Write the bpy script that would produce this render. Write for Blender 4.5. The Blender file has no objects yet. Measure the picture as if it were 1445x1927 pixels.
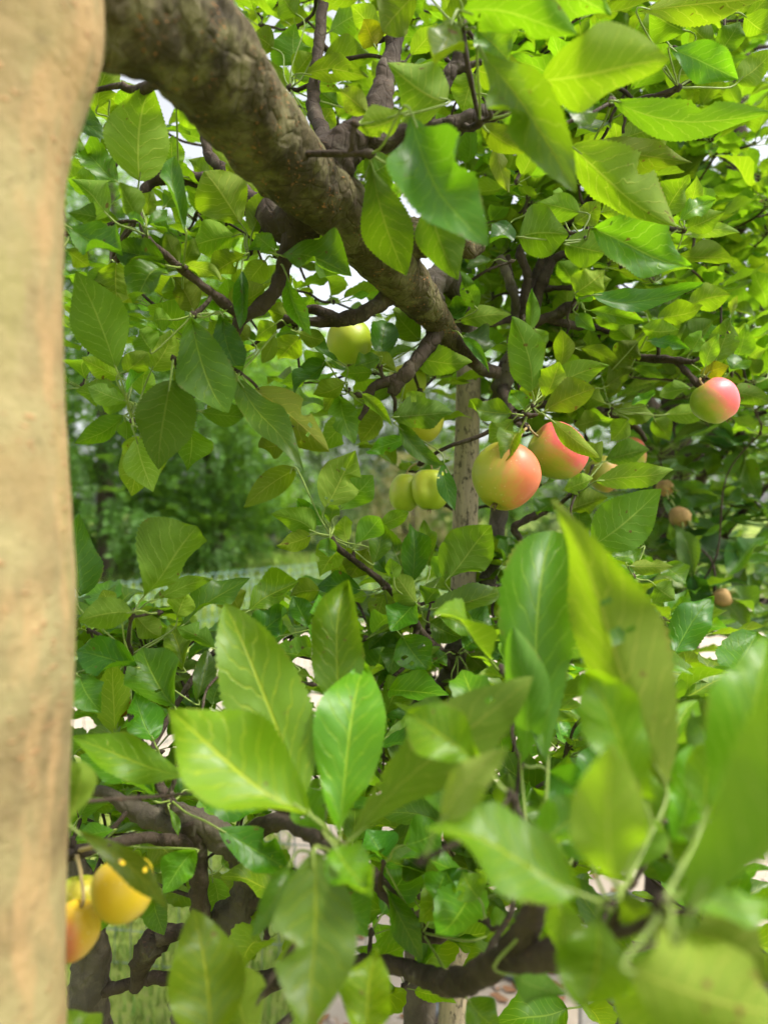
import bpy, bmesh, math, random
from mathutils import Vector, Matrix, noise, Quaternion

random.seed(11)
R = random.Random(5)
scene = bpy.context.scene
COL = scene.collection
F = 1285.0                      # focal length in photo pixels (24 mm equivalent)
EYE = Vector((0.0, 0.0, 1.40))  # eye height of the phone

# ------------------------------------------------------------------ camera
cam = bpy.data.cameras.new('camera')
cam_o = bpy.data.objects.new('camera', cam); COL.objects.link(cam_o)
cam_o.location = EYE
cam_o.rotation_euler = (math.radians(90), 0, 0)
cam.sensor_fit = 'VERTICAL'; cam.sensor_height = 36.0; cam.sensor_width = 36.0
cam.lens = 36.0 * F / 1927.0
cam.clip_start = 0.02; cam.clip_end = 2000
cam.dof.use_dof = True; cam.dof.focus_distance = 0.72; cam.dof.aperture_fstop = 3.7
scene.camera = cam_o

# ------------------------------------------------------------------ sky, sun, exposure
SUN_EL, SUN_AZ = math.radians(57), math.radians(106)      # azimuth from +Y towards +X
world = bpy.data.worlds.new('World'); scene.world = world; world.use_nodes = True
wn = world.node_tree.nodes; wl = world.node_tree.links; wn.clear()
sky = wn.new('ShaderNodeTexSky'); sky.sky_type = 'NISHITA'; sky.sun_disc = False
sky.sun_elevation = SUN_EL; sky.sun_rotation = SUN_AZ
sky.air_density = 1.0; sky.dust_density = 4.0; sky.ozone_density = 1.0
hs = wn.new('ShaderNodeHueSaturation'); hs.inputs['Saturation'].default_value = 0.22
bg = wn.new('ShaderNodeBackground'); bg.inputs['Strength'].default_value = 0.15
wo = wn.new('ShaderNodeOutputWorld')
wl.new(sky.outputs[0], hs.inputs['Color']); wl.new(hs.outputs[0], bg.inputs['Color']); wl.new(bg.outputs[0], wo.inputs[0])
sun = bpy.data.lights.new('sun', 'SUN'); sun.energy = 2.2; sun.angle = math.radians(12); sun.color = (1.0, 0.94, 0.82)
sun_o = bpy.data.objects.new('sun', sun); COL.objects.link(sun_o)
sd = Vector((math.sin(SUN_AZ) * math.cos(SUN_EL), math.cos(SUN_AZ) * math.cos(SUN_EL), math.sin(SUN_EL)))
sun_o.rotation_euler = (-sd).to_track_quat('-Z', 'Y').to_euler()
sun_o.location = (0, 0, 30)
vs = scene.view_settings
vs.view_transform = 'Standard'; vs.look = 'None'; vs.gamma = 1.0; vs.use_curve_mapping = False
vs.exposure = 1.25
scene.cycles.use_denoising = True
scene.cycles.max_bounces = 5; scene.cycles.transmission_bounces = 4; scene.cycles.diffuse_bounces = 4; scene.cycles.glossy_bounces = 2
scene.cycles.use_adaptive_sampling = True; scene.cycles.adaptive_threshold = 0.035

# ------------------------------------------------------------------ helpers
def P(x, y, d):
    """A point d metres out from the lens on the line of photo pixel x, y."""
    return EYE + Vector(((x - 722.5) / F * d, d, (963.5 - y) / F * d))

def link(name, me, parent=None, mat=None):
    o = bpy.data.objects.new(name, me); COL.objects.link(o)
    if mat is not None and me is not None and not me.materials: me.materials.append(mat)
    if parent is not None:
        o.parent = parent
        o.matrix_parent_inverse = Matrix.Translation(-Vector(parent.location))
    return o

def root(name, loc, label, cat, group=None):
    o = bpy.data.objects.new(name, None); COL.objects.link(o); o.location = loc
    o.empty_display_size = 0.05
    o['label'] = label; o['category'] = cat
    if group: o['group'] = group
    return o

def tag(o, label, cat, group=None):
    o['label'] = label; o['category'] = cat
    if group: o['group'] = group

def mesh(name, verts, faces, smooth=True, mats=(), mi=None, uvs=None):
    me = bpy.data.meshes.new(name); me.from_pydata(verts, [], faces)
    for m in mats: me.materials.append(m)
    if mi: me.polygons.foreach_set('material_index', mi)
    if smooth: me.polygons.foreach_set('use_smooth', [True] * len(me.polygons))
    if uvs:
        lay = me.uv_layers.new(name='UVMap')
        vi = [0] * len(me.loops); me.loops.foreach_get('vertex_index', vi)
        flat = []
        for v in vi: flat += uvs[v]
        lay.data.foreach_set('uv', flat)
    me.update()
    return me

# ------------------------------------------------------------------ node helper
class N:
    def __init__(s, name):
        s.m = bpy.data.materials.new(name); s.m.use_nodes = True
        s.t = s.m.node_tree; s.t.nodes.clear()
        s.out = s.t.nodes.new('ShaderNodeOutputMaterial')
    def node(s, typ, **kw):
        n = s.t.nodes.new(typ)
        for k, v in kw.items(): setattr(n, k, v)
        return n
    def put(s, sock, v):
        if hasattr(v, 'is_output') or isinstance(v, bpy.types.NodeSocket): s.t.links.new(v, sock)
        elif isinstance(v, (tuple, list)) and len(v) == 3 and sock.type == 'RGBA': sock.default_value = (*v, 1)
        else: sock.default_value = v
    def math(s, op, a, b=None, c=None, clamp=False):
        n = s.node('ShaderNodeMath', operation=op, use_clamp=clamp)
        s.put(n.inputs[0], a)
        if b is not None: s.put(n.inputs[1], b)
        if c is not None: s.put(n.inputs[2], c)
        return n.outputs[0]
    def mix(s, f, a, b, blend='MIX'):
        n = s.node('ShaderNodeMix', data_type='RGBA', blend_type=blend)
        s.put(n.inputs[0], f); s.put(n.inputs[6], a); s.put(n.inputs[7], b)
        return n.outputs[2]
    def step(s, x, lo, hi, a=0.0, b=1.0):
        n = s.node('ShaderNodeMapRange', interpolation_type='SMOOTHSTEP')
        s.put(n.inputs[0], x); n.inputs[1].default_value = lo; n.inputs[2].default_value = hi
        n.inputs[3].default_value = a; n.inputs[4].default_value = b
        return n.outputs[0]
    def noise(s, scale, detail=3.0, rough=0.55, vec=None, dist=0.0):
        n = s.node('ShaderNodeTexNoise'); n.inputs['Scale'].default_value = scale
        n.inputs['Detail'].default_value = detail; n.inputs['Roughness'].default_value = rough
        n.inputs['Distortion'].default_value = dist
        if vec is not None: s.put(n.inputs['Vector'], vec)
        return n.outputs[0]
    def vor(s, scale, vec=None, feature='F1'):
        n = s.node('ShaderNodeTexVoronoi', feature=feature); n.inputs['Scale'].default_value = scale
        if vec is not None: s.put(n.inputs['Vector'], vec)
        return n.outputs['Distance']
    def coord(s, kind='Object'):
        return s.node('ShaderNodeTexCoord').outputs[kind]
    def mapped(s, vec, scale):
        n = s.node('ShaderNodeMapping'); s.put(n.inputs[0], vec); n.inputs['Scale'].default_value = scale
        return n.outputs[0]
    def bump(s, h, strength, dist=0.01):
        n = s.node('ShaderNodeBump'); n.inputs['Strength'].default_value = strength
        n.inputs['Distance'].default_value = dist; s.put(n.inputs['Height'], h)
        return n.outputs[0]
    def bsdf(s, col, rough=0.6, spec=0.5, normal=None, **kw):
        n = s.node('ShaderNodeBsdfPrincipled'); s.put(n.inputs['Base Color'], col)
        s.put(n.inputs['Roughness'], rough); s.put(n.inputs['Specular IOR Level'], spec)
        if normal is not None: s.put(n.inputs['Normal'], normal)
        for k, v in kw.items(): s.put(n.inputs[k], v)
        return n.outputs[0]
    def done(s, shader):
        s.t.links.new(shader, s.out.inputs[0]); return s.m

# ------------------------------------------------------------------ materials
def leaf_material(name, per_island=False, up=(0.086, 0.205, 0.006), lo=(0.165, 0.260, 0.036),
                  tr=(0.250, 0.460, 0.006), veins=9.0, trans=0.52, gloss=0.34):
    n = N(name)
    uv = n.node('ShaderNodeUVMap').outputs[0]
    sep = n.node('ShaderNodeSeparateXYZ'); n.put(sep.inputs[0], uv)
    u, v = sep.outputs[0], sep.outputs[1]
    s = n.math('SUBTRACT', u, 0.5)
    a = n.math('MULTIPLY', n.math('ABSOLUTE', s), 2.0)
    side = n.math('MULTIPLY', n.math('SIGN', s), 0.22)
    wob = n.math('MULTIPLY', n.math('SINE', n.math('ADD', n.math('MULTIPLY', v, 9.0), n.math('MULTIPLY', u, 5.0))), 0.16)
    if not per_island:
        av = n.node('ShaderNodeVectorMath', operation='ADD'); n.put(av.inputs[0], uv); n.put(av.inputs[1], n.node('ShaderNodeObjectInfo').outputs['Location'] if False else n.node('ShaderNodeObjectInfo').outputs['Random'])
        wob = n.math('MULTIPLY', n.noise(4.5, 2, 0.6, av.outputs[0]), 1.3)
    ph = n.math('ADD', n.math('SUBTRACT', n.math('MULTIPLY', v, veins), n.math('MULTIPLY', a, veins * 0.24)), n.math('ADD', side, wob))
    fr = n.math('ABSOLUTE', n.math('SUBTRACT', n.math('FRACT', ph), 0.5))
    latr = n.step(fr, 0.02, 0.075, 1.0, 0.0)
    latr = n.math('MULTIPLY', latr, n.step(a, 0.55, 1.0, 1.0, 0.15))
    mid = n.step(a, 0.012, 0.05, 1.0, 0.0)
    vein = n.math('MAXIMUM', mid, n.math('MULTIPLY', latr, 0.7))
    netm = 0.0 if per_island else n.step(n.vor(42.0, vec=uv, feature='DISTANCE_TO_EDGE'), 0.0, 0.12, 1.0, 0.0)
    if per_island: rnd = n.node('ShaderNodeNewGeometry').outputs['Random Per Island']
    else: rnd = n.node('ShaderNodeObjectInfo').outputs['Random']
    rnd2 = n.math('FRACT', n.math('MULTIPLY', rnd, 17.37))
    oi = n.node('ShaderNodeObjectInfo')
    obj_pos = n.coord('Object')
    blot = n.noise(40.0, 1 if per_island else 3, vec=obj_pos)
    back = n.node('ShaderNodeNewGeometry').outputs['Backfacing']
    upc = n.mix(vein, up, (up[0] * 3.6, up[1] * 2.1, up[2] * 4.5))
    loc_ = n.mix(vein, lo, (lo[0] * 2.1, lo[1] * 1.6, lo[2] * 2.2))
    loc_ = n.mix(n.math('MULTIPLY', netm, 0.12), loc_, (lo[0] * 0.6, lo[1] * 0.7, lo[2] * 0.5))
    base = n.mix(back, upc, loc_)
    val = n.math('ADD', n.math('MULTIPLY', rnd, 0.75), n.math('ADD', 0.32, n.math('MULTIPLY', blot, 0.55)))
    hue = n.node('ShaderNodeHueSaturation')
    n.put(hue.inputs['Hue'], n.math('ADD', 0.474, n.math('MULTIPLY', rnd2, 0.056)))
    n.put(hue.inputs['Value'], val); n.put(hue.inputs['Color'], base)
    col = hue.outputs[0]
    if not per_island: col = n.mix(1.0, col, oi.outputs['Color'], 'MULTIPLY')
    # rusty specks and brown scars of real leaves
    spots = 0.0 if per_island else n.math('MULTIPLY', n.step(n.noise(130.0, 1, vec=obj_pos), 0.70, 0.76), n.step(n.noise(22.0, 0, vec=obj_pos), 0.54, 0.62))
    col = n.mix(n.math('MULTIPLY', spots, 0.8), col, (0.20, 0.11, 0.035))
    if not per_island:
        rim = n.math('MULTIPLY', n.step(a, 0.90, 1.0), n.step(blot, 0.54, 0.64))
        col = n.mix(n.math('MULTIPLY', rim, 0.7), col, (0.24, 0.16, 0.04))
    trc = n.mix(vein, tr, (tr[0] * 1.5, tr[1] * 1.2, tr[2] * 6.0))
    trc = n.mix(n.math('MULTIPLY', netm, 0.30), trc, (tr[0] * 0.5, tr[1] * 0.6, tr[2] * 0.5))
    hue2 = n.node('ShaderNodeHueSaturation')
    n.put(hue2.inputs['Hue'], n.math('ADD', 0.485, n.math('MULTIPLY', rnd2, 0.024)))
    n.put(hue2.inputs['Value'], n.math('ADD', 0.62, n.math('MULTIPLY', rnd, 0.52))); n.put(hue2.inputs['Color'], trc)
    trc = hue2.outputs[0]
    if not per_island: trc = n.mix(1.0, trc, oi.outputs['Color'], 'MULTIPLY')
    trc = n.mix(n.math('MULTIPLY', spots, 0.8), trc, (0.12, 0.06, 0.01))
    h = n.math('ADD', n.math('MULTIPLY', vein, -0.6), n.math('MULTIPLY', blot, 0.5))
    nb = n.bump(h, 0.6, 0.0022)
    rough = n.math('ADD', n.math('MULTIPLY', back, 0.34), n.math('ADD', gloss, n.math('MULTIPLY', blot, 0.16)))
    b = n.bsdf(col, rough, n.math('SUBTRACT', 0.48, n.math('MULTIPLY', back, 0.30)), None if per_island else nb)
    t = n.node('ShaderNodeBsdfTranslucent'); n.put(t.inputs[0], trc)
    mx = n.node('ShaderNodeMixShader'); mx.inputs[0].default_value = trans
    n.t.links.new(b, mx.inputs[1]); n.t.links.new(t.outputs[0], mx.inputs[2])
    return n.done(mx.outputs[0])

LEAF = leaf_material('apple_leaf')
LEAF_MASS = leaf_material('apple_leaf_mass', per_island=True)
MEDLAR_LEAF = leaf_material('medlar_leaf', up=(0.036, 0.120, 0.012), lo=(0.11, 0.19, 0.04), tr=(0.17, 0.36, 0.008), veins=13.0, trans=0.40, gloss=0.42)
MEDLAR_MASS = leaf_material('medlar_leaf_mass', per_island=True, up=(0.036, 0.120, 0.012), lo=(0.11, 0.19, 0.04), tr=(0.17, 0.36, 0.008), veins=13.0, trans=0.40, gloss=0.42)

def simple(name, col, rough=0.6, var=0.2, scale=30.0, spec=0.4, bump=0.2, dist=0.002, metal=0.0):
    n = N(name); c = n.coord()
    nz = n.noise(scale, 4, vec=c)
    k = n.mix(nz, tuple(x * (1 - var) for x in col), tuple(min(1, x * (1 + var)) for x in col))
    return n.done(n.bsdf(k, rough, spec, n.bump(nz, bump, dist), Metallic=metal))

PETIOLE = simple('petiole', (0.20, 0.27, 0.055), 0.5, 0.25, 60)
RED_STALK = simple('red_stalk', (0.34, 0.25, 0.10), 0.55, 0.35, 90)

def bark_material(name, dark, mid, pale, lent, pale_lo=0.46, pale_hi=0.68, scale=1.0, lent_amt=0.85, bumpd=0.004, cracks=0.25, streaks=None):
    n = N(name); c = n.coord('Object')
    nz = n.noise(9.0 * scale, 6, 0.62, c, 0.4)
    fine = n.noise(70.0 * scale, 5, 0.65, c)
    col = n.mix(n.step(nz, 0.30, 0.62), dark, mid)
    col = n.mix(n.math('MULTIPLY', n.step(n.noise(16.0 * scale, 5, 0.6, c), pale_lo, pale_hi), 0.85), col, pale)
    col = n.mix(n.math('MULTIPLY', fine, 0.55), col, dark)
    if streaks:
        sv = n.mapped(c, (1.0, 1.0, 0.28))
        col = n.mix(n.math('MULTIPLY', n.step(n.noise(34.0, 4, 0.6, sv), 0.50, 0.66), 0.75), col, streaks[0])
        col = n.mix(n.math('MULTIPLY', n.step(n.noise(21.0, 4, 0.6, sv, 0.5), 0.55, 0.68), 0.7), col, streaks[1])
        col = n.mix(n.math('MULTIPLY', n.step(n.noise(48.0, 3, 0.6, c), 0.62, 0.72), 0.6), col, dark)
    # short corky lenticels
    sq = n.mapped(c, (120 * scale, 120 * scale, 260 * scale))
    ln = n.math('MULTIPLY', n.step(n.noise(1.0, 2, 0.5, sq), 0.60, 0.68), n.step(n.noise(26 * scale, 2, 0.5, c), 0.50, 0.60))
    col = n.mix(n.math('MULTIPLY', ln, lent_amt), col, lent)
    cr = n.step(n.vor(38 * scale, n.mapped(c, (1.0, 1.0, 0.45)), 'DISTANCE_TO_EDGE'), 0.0, 0.10)
    h = n.math('ADD', n.math('MULTIPLY', fine, 0.7), n.math('ADD', n.math('MULTIPLY', nz, 0.8), n.math('MULTIPLY', ln, 0.35)))
    h = n.math('ADD', h, n.math('MULTIPLY', cr, cracks))
    return n.done(n.bsdf(col, 0.86, 0.22, n.bump(h, 0.7, bumpd)))

TRUNK_BARK = bark_material('trunk_bark', (0.13, 0.095, 0.047), (0.325, 0.235, 0.11), (0.335, 0.285, 0.14), (0.34, 0.18, 0.085), 0.38, 0.60, 1.0, 0.7, 0.005, 0.05, ((0.37, 0.235, 0.115), (0.225, 0.195, 0.075)))
LIMB_BARK = bark_material('limb_bark', (0.038, 0.029, 0.015), (0.092, 0.073, 0.033), (0.20, 0.178, 0.085), (0.36, 0.16, 0.06), 0.48, 0.62, 2.2, 0.95, 0.010, 0.3, ((0.16, 0.145, 0.065), (0.045, 0.036, 0.017)))
TWIG_BARK = bark_material('twig_bark', (0.028, 0.020, 0.014), (0.078, 0.057, 0.042), (0.16, 0.14, 0.10), (0.16, 0.09, 0.05), 0.55, 0.72, 2.0, 0.5, 0.0045)
GREY_BARK = bark_material('grey_bark', (0.05, 0.042, 0.032), (0.12, 0.10, 0.075), (0.22, 0.19, 0.14), (0.2, 0.13, 0.08), 0.5, 0.7, 1.4, 0.4, 0.005)
FAR_BARK = bark_material('far_bark', (0.035, 0.028, 0.02), (0.09, 0.07, 0.05), (0.16, 0.14, 0.1), (0.1, 0.08, 0.05), 0.5, 0.7, 0.4, 0.2, 0.01)
n = N('birch_bark'); c = n.coord()
bn = n.noise(1.0, 4, 0.6, n.mapped(c, (4, 4, 16)))
BIRCH = n.done(n.bsdf(n.mix(n.step(bn, 0.54, 0.62), (0.62, 0.60, 0.55), (0.05, 0.045, 0.04)), 0.7, 0.3))

n = N('stake_wood'); c = n.coord()
g = n.noise(1.0, 5, 0.65, n.mapped(c, (90, 90, 14)))
col = n.mix(n.step(g, 0.30, 0.70), (0.24, 0.195, 0.135), (0.38, 0.31, 0.205))
spk = n.noise(150, 4, 0.7, n.mapped(c, (1, 1, 0.45)))
col = n.mix(n.math('MULTIPLY', n.step(spk, 0.52, 0.60), n.step(n.noise(14, 3, 0.5, c), 0.35, 0.60)), col, (0.055, 0.045, 0.032))
STAKE = n.done(n.bsdf(col, 0.85, 0.2, n.bump(n.math('ADD', g, n.math('MULTIPLY', spk, 0.4)), 0.5, 0.002)))

# ------------------------------------------------------------------ tubes
def catmull(pts, per):
    out = []
    m = len(pts)
    for i in range(m - 1):
        p0, p1, p2, p3 = pts[max(i - 1, 0)], pts[i], pts[i + 1], pts[min(i + 2, m - 1)]
        for k in range(per):
            t = k / per
            out.append(tuple(0.5 * ((2 * b) + (-a + c_) * t + (2 * a - 5 * b + 4 * c_ - d) * t * t + (-a + 3 * b - 3 * c_ + d) * t ** 3)
                             for a, b, c_, d in zip(p0, p1, p2, p3)))
    out.append(tuple(pts[-1]))
    return out

def tube_geo(path, sides, rough=0.0, freq=20.0, seed=0.0, cap=True):
    """path: (x, y, z, r) samples -> verts, faces."""
    V, Fc = [], []
    pts = [Vector(p[:3]) for p in path]
    nrm = None
    for i, p in enumerate(path):
        tan = (pts[min(i + 1, len(pts) - 1)] - pts[max(i - 1, 0)])
        if tan.length < 1e-9: tan = Vector((0, 0, 1))
        tan.normalize()
        if nrm is None:
            nrm = tan.cross(Vector((0.31, 0.9, 0.17))).normalized()
        nrm = (nrm - tan * nrm.dot(tan)).normalized()
        bi = tan.cross(nrm)
        r = max(p[3], 1e-4)
        for k in range(sides):
            a = 2 * math.pi * k / sides
            dirv = nrm * math.cos(a) + bi * math.sin(a)
            q = pts[i] + dirv * r
            if rough:
                e = noise.fractal(q * freq + Vector((seed, seed * 1.7, 0)), 1.0, 2.0, 3) * rough
                q = q + dirv * r * e
            V.append(q[:])
    m = len(path)
    for i in range(m - 1):
        for k in range(sides):
            k2 = (k + 1) % sides
            Fc.append((i * sides + k, i * sides + k2, (i + 1) * sides + k2, (i + 1) * sides + k))
    if cap:
        Fc.append(tuple(range(sides))[::-1]); Fc.append(tuple((m - 1) * sides + k for k in range(sides)))
    return V, Fc

def px_path(pts, per=6):
    return catmull([(*P(x, y, d), r * d / F) for x, y, d, r in pts], per)

BR_SAMPLES = {}
def branch(tree, key, pts, mat, name='branch', sides=12, per=12, rough=0.34, freq=85.0, collars=()):
    path = px_path(pts, per)
    BR_SAMPLES.setdefault(key, []).extend([(Vector(p[:3]), p[3]) for p in path])
    V, Fc = tube_geo(path, sides, rough, freq, len(BR_SAMPLES[key]) * 0.37)
    return link(name, mesh(name, V, Fc), tree, mat)

# ------------------------------------------------------------------ leaves
def leaf_geo(B, T, upn, width, fold=0.3, wave=0.08, bend=0.0, sick=0.0, twist=0.0, rows=24, cols=3, spur=None, sharp=1.0, seed=0.0,
             bite=None, teeth=0.045, pet_r=0.00095, wide=0.46, curl=0.12):
    """A serrated leaf blade from base B to tip T with upper side along upn, and its stalk to the spur."""
    ax = T - B; L = ax.length; ax.normalize()
    upn = (upn - ax * upn.dot(ax)).normalized()
    sd_ = ax.cross(upn)
    V, Fc, UV, MI = [], [], [], []
    nc = 2 * cols + 1
    ph1 = seed * 7.1; ph2 = seed * 3.3
    for i in range(rows + 1):
        t = i / rows
        c = B + ax * (L * t) + upn * (bend * L * 4 * t * (1 - t) + 0.045 * L * math.sin(t * 6.28) * math.sin(ph1)) + sd_ * (sick * L * 4 * t * (1 - t))
        tw = twist * (t - 0.5)
        S = sd_ * math.cos(tw) + upn * math.sin(tw); U = upn * math.cos(tw) - sd_ * math.sin(tw)
        tt = t ** (math.log(0.5) / math.log(wide))
        f = math.sin(math.pi * min(max(tt, 0), 1)) ** 0.86
        if t > 0.62: f *= 1 - 0.34 * ((t - 0.62) / 0.38) * sharp
        if t > 0.93: f = max(f, 0.10 * (1 - t) / 0.07)
        for k in range(-cols, cols + 1):
            uu = k / cols
            w = f * width * 0.5
            if abs(k) == cols and 0 < i < rows:
                w *= 1 + (teeth if i % 2 else -teeth) + 0.03 * math.sin(t * 9 + ph1 + uu)
            if bite and bite[0] < t < bite[1] and uu * bite[2] > 0:
                m = math.sin(math.pi * (t - bite[0]) / (bite[1] - bite[0])); w *= 1 - bite[3] * m
            au = abs(uu)
            z = fold * au * w - 0.25 * fold * au * au * w
            z += wave * width * au * au * math.sin(t * 11 + ph1 + (1.3 if uu > 0 else 0) + ph2) * math.sin(math.pi * t)
            z += 0.017 * width * math.sin(t * 40 - au * 9 + ph2) * (1 - au) * au * 3
            z += curl * width * au ** 3 * max(0.0, math.sin(t * 5 + ph1 * 1.3))
            q = c + S * (uu * w) + U * z
            V.append(q[:]); UV.append((uu * 0.5 + 0.5, t))
    for i in range(rows):
        for k in range(nc - 1):
            a = i * nc + k
            Fc.append((a, a + 1, a + nc + 1, a + nc)); MI.append(0)
    if spur is not None:
        dv = B - spur; ln = dv.length
        if ln > 0.002:
            m1 = B - ax * (min(0.3 * ln, 0.012) if ax.dot(dv) > 0.3 * ln else 0.002); m0 = spur + dv * 0.35 + Vector((0, 0, -0.03 * ln))
            path = [(*spur, pet_r * 1.25), (*m0, pet_r), (*m1, pet_r), (*(B + ax * L * 0.10 - upn * pet_r * 0.5), pet_r * 0.7)]
            pv, pf = tube_geo(catmull(path, 4), 5, cap=False)
            o = len(V); V += pv; UV += [(0.5, 0.0)] * len(pv)
            for f_ in pf: Fc.append(tuple(j + o for j in f_)); MI.append(1)
    return V, Fc, UV, MI

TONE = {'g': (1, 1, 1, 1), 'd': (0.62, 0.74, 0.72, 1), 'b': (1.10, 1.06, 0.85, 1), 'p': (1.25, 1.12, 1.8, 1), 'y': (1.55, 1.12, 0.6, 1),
        'o': (1.05, 0.94, 0.9, 1), 'k': (0.85, 1.0, 1.3, 1), 'n': (1.6, 0.42, 0.5, 1)}  # k: bluish leaves, on some the sky glare is put into the tint
LEAF_COUNT = {}
def hand_leaf(tree, key, bx, by, tx, ty, w, d, fl, spur, mat=None, dz=None):
    """A leaf at depth d; fl: u / t side that faces us, then the tone letter, then options."""
    r = random.Random(int(bx * 31 + by * 17 + tx * 7 + ty * 3))
    side, tone = fl[0], fl[1]
    opts = fl[2:]
    d0 = d + r.uniform(-0.012, 0.012)
    av = (by - ty) / max(1.0, math.hypot(tx - bx, ty - by))
    tilt = (r.uniform(0.25, 0.75) * av if side == 't' else -r.uniform(0.1, 0.5) * av) + r.uniform(-0.15, 0.15)
    if d < 0.36: tilt *= 0.6
    B = P(bx, by, d0)
    Lpx = math.hypot(tx - bx, ty - by) * d0 / F
    T = P(tx, ty, d0 + tilt * Lpx)
    ax = (T - B).normalized()
    midp = (B + T) / 2
    toc = (EYE - midp); toc = (toc - ax * toc.dot(ax)).normalized()
    roll = r.uniform(-0.3, 0.3)
    kk = r.uniform(0.2, 0.95) if side == 't' else -r.uniform(0.0, 0.55)
    vis = toc + Vector((0, 0, kk)); vis = (vis - ax * vis.dot(ax)).normalized()
    lean = max(0.55, vis.dot(toc))
    fold = r.uniform(0.15, 0.62); bend = r.uniform(-0.14, 0.16); sick = r.uniform(-0.07, 0.07); tw = r.uniform(-0.9, 0.9)
    wave = r.uniform(0.06, 0.17) if side == 'u' else r.uniform(0.08, 0.21)
    if 'F' in opts: fold = 0.85
    if 'R' in opts: roll = 0.85
    if 'L' in opts: roll = -0.85
    if 'C' in opts: bend = 0.20
    if 'D' in opts: bend = -0.18
    if 'T' in opts: tw = 1.7
    if 'W' in opts: wave = 0.17
    if 'Z' in opts: roll *= 0.35; fold = 0.22; wave = 0.07; tw *= 0.6
    if '+' in opts: sick = 0.11
    if '-' in opts: sick = -0.11
    upn = vis if side == 't' else -vis
    upn = Quaternion(ax, roll) @ upn
    width = w * d0 / F / max(0.74, lean * math.cos(roll) * (0.97 - 0.25 * fold)) * 0.96
    big = w > 60
    bite = (0.45, 0.62, r.choice((-1, 1)), r.uniform(0.3, 0.6)) if r.random() < 0.10 else None
    V, Fc, UV, MI = leaf_geo(B, T, upn, width, fold, wave, bend, sick, tw, 60 if big else 34, 4 if big else 3, spur,
                             curl=r.uniform(0.05, 0.5), sharp=r.uniform(-0.3, 1.5), seed=r.random() * 6, bite=bite, teeth=r.uniform(0.022, 0.04) if big else r.uniform(0.025, 0.045), wide=r.uniform(0.39, 0.60))
    if r.random() < 0.09:                       # holes eaten by insects
        rws, ncl = (60, 8) if big else (34, 6)
        drop = set()
        for h in range(r.randint(1, 3)):
            i0, k0 = r.randint(6, rws - 10), r.randint(0, ncl - 1)
            for i in range(i0, i0 + r.randint(1, 3)): drop.add(i * ncl + k0)
        keep = [q for q in range(len(Fc)) if q not in drop]
        Fc = [Fc[q] for q in keep]; MI = [MI[q] for q in keep]
    me = mesh('leaf', V, Fc, True, (mat or LEAF, PETIOLE), MI, UV)
    o = link('leaf', me, tree)
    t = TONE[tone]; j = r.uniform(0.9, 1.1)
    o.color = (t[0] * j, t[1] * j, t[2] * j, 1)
    LEAF_COUNT[key] = LEAF_COUNT.get(key, 0) + 1
    return o

def leaf_variant(seed, long_=False):
    r = random.Random(seed)
    V, Fc, UV, MI = leaf_geo(Vector((0, 0, 0)), Vector((0, 1, 0)), Vector((0, 0, 1)), (0.34 if long_ else 0.52) * r.uniform(0.88, 1.12),
                             r.uniform(0.15, 0.6), r.uniform(0.04, 0.13), r.uniform(-0.12, 0.16), r.uniform(-0.08, 0.08), r.uniform(-0.8, 0.8),
                             18, 2, Vector((0, -0.28, -0.03)), sharp=r.uniform(0.3, 1.2), seed=r.random() * 6, teeth=0.04,
                             pet_r=0.012, wide=r.uniform(0.42, 0.54))
    return V, Fc, UV, MI
VARS = [leaf_variant(100 + i) for i in range(14)]
LVARS = [leaf_variant(300 + i, True) for i in range(10)]
VMESH = [mesh('leaf', V, Fc, True, (LEAF, PETIOLE), MI, UV) for V, Fc, UV, MI in VARS]
LMESH = [mesh('leaf', V, Fc, True, (MEDLAR_LEAF, PETIOLE), MI, UV) for V, Fc, UV, MI in LVARS]

def leaf_matrix(B, direction, upn, L):
    y = direction.normalized(); z = (upn - y * upn.dot(y)).normalized(); x = y.cross(z)
    m = Matrix((x, y, z)).transposed().to_4x4()
    return Matrix.Translation(B) @ m @ Matrix.Scale(L, 4)

def rosette_matrices(S, r, nl, L0, up_bias=0.35, lift=0.5, bias=Vector((0, 0, 0))):
    out = []
    a0 = r.random() * 6.28
    for i in range(nl):
        a = a0 + i * 2.4 + r.uniform(-0.4, 0.4)
        el = r.uniform(-0.35, 0.9) * lift + up_bias * 0.3
        dv = Vector((math.cos(a) * math.cos(el), math.sin(a) * math.cos(el), math.sin(el))) + bias
        L = L0 * r.uniform(0.6, 1.1)
        dv.normalize()
        upn = Vector((r.uniform(-0.6, 0.6), r.uniform(-0.75, 0.3), 1.0))
        out.append(leaf_matrix(S + dv * L * 0.28, dv, upn, L))
    return out

class Mass:
    """Leaves too many to be told apart, kept as one part of their tree."""
    def __init__(s): s.V, s.F, s.UV, s.MI = [], [], [], []
    def add(s, geo, M):
        V, Fc, UV, MI = geo; o = len(s.V)
        s.V += [(M @ Vector(v))[:] for v in V]; s.UV += UV; s.MI += MI
        s.F += [tuple(j + o for j in f) for f in Fc]
    def build(s, name, tree, mats):
        if not s.V: return
        o = link(name, mesh(name, s.V, s.F, True, mats, s.MI, s.UV), tree)
        o['kind'] = 'stuff'
        return o

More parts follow.
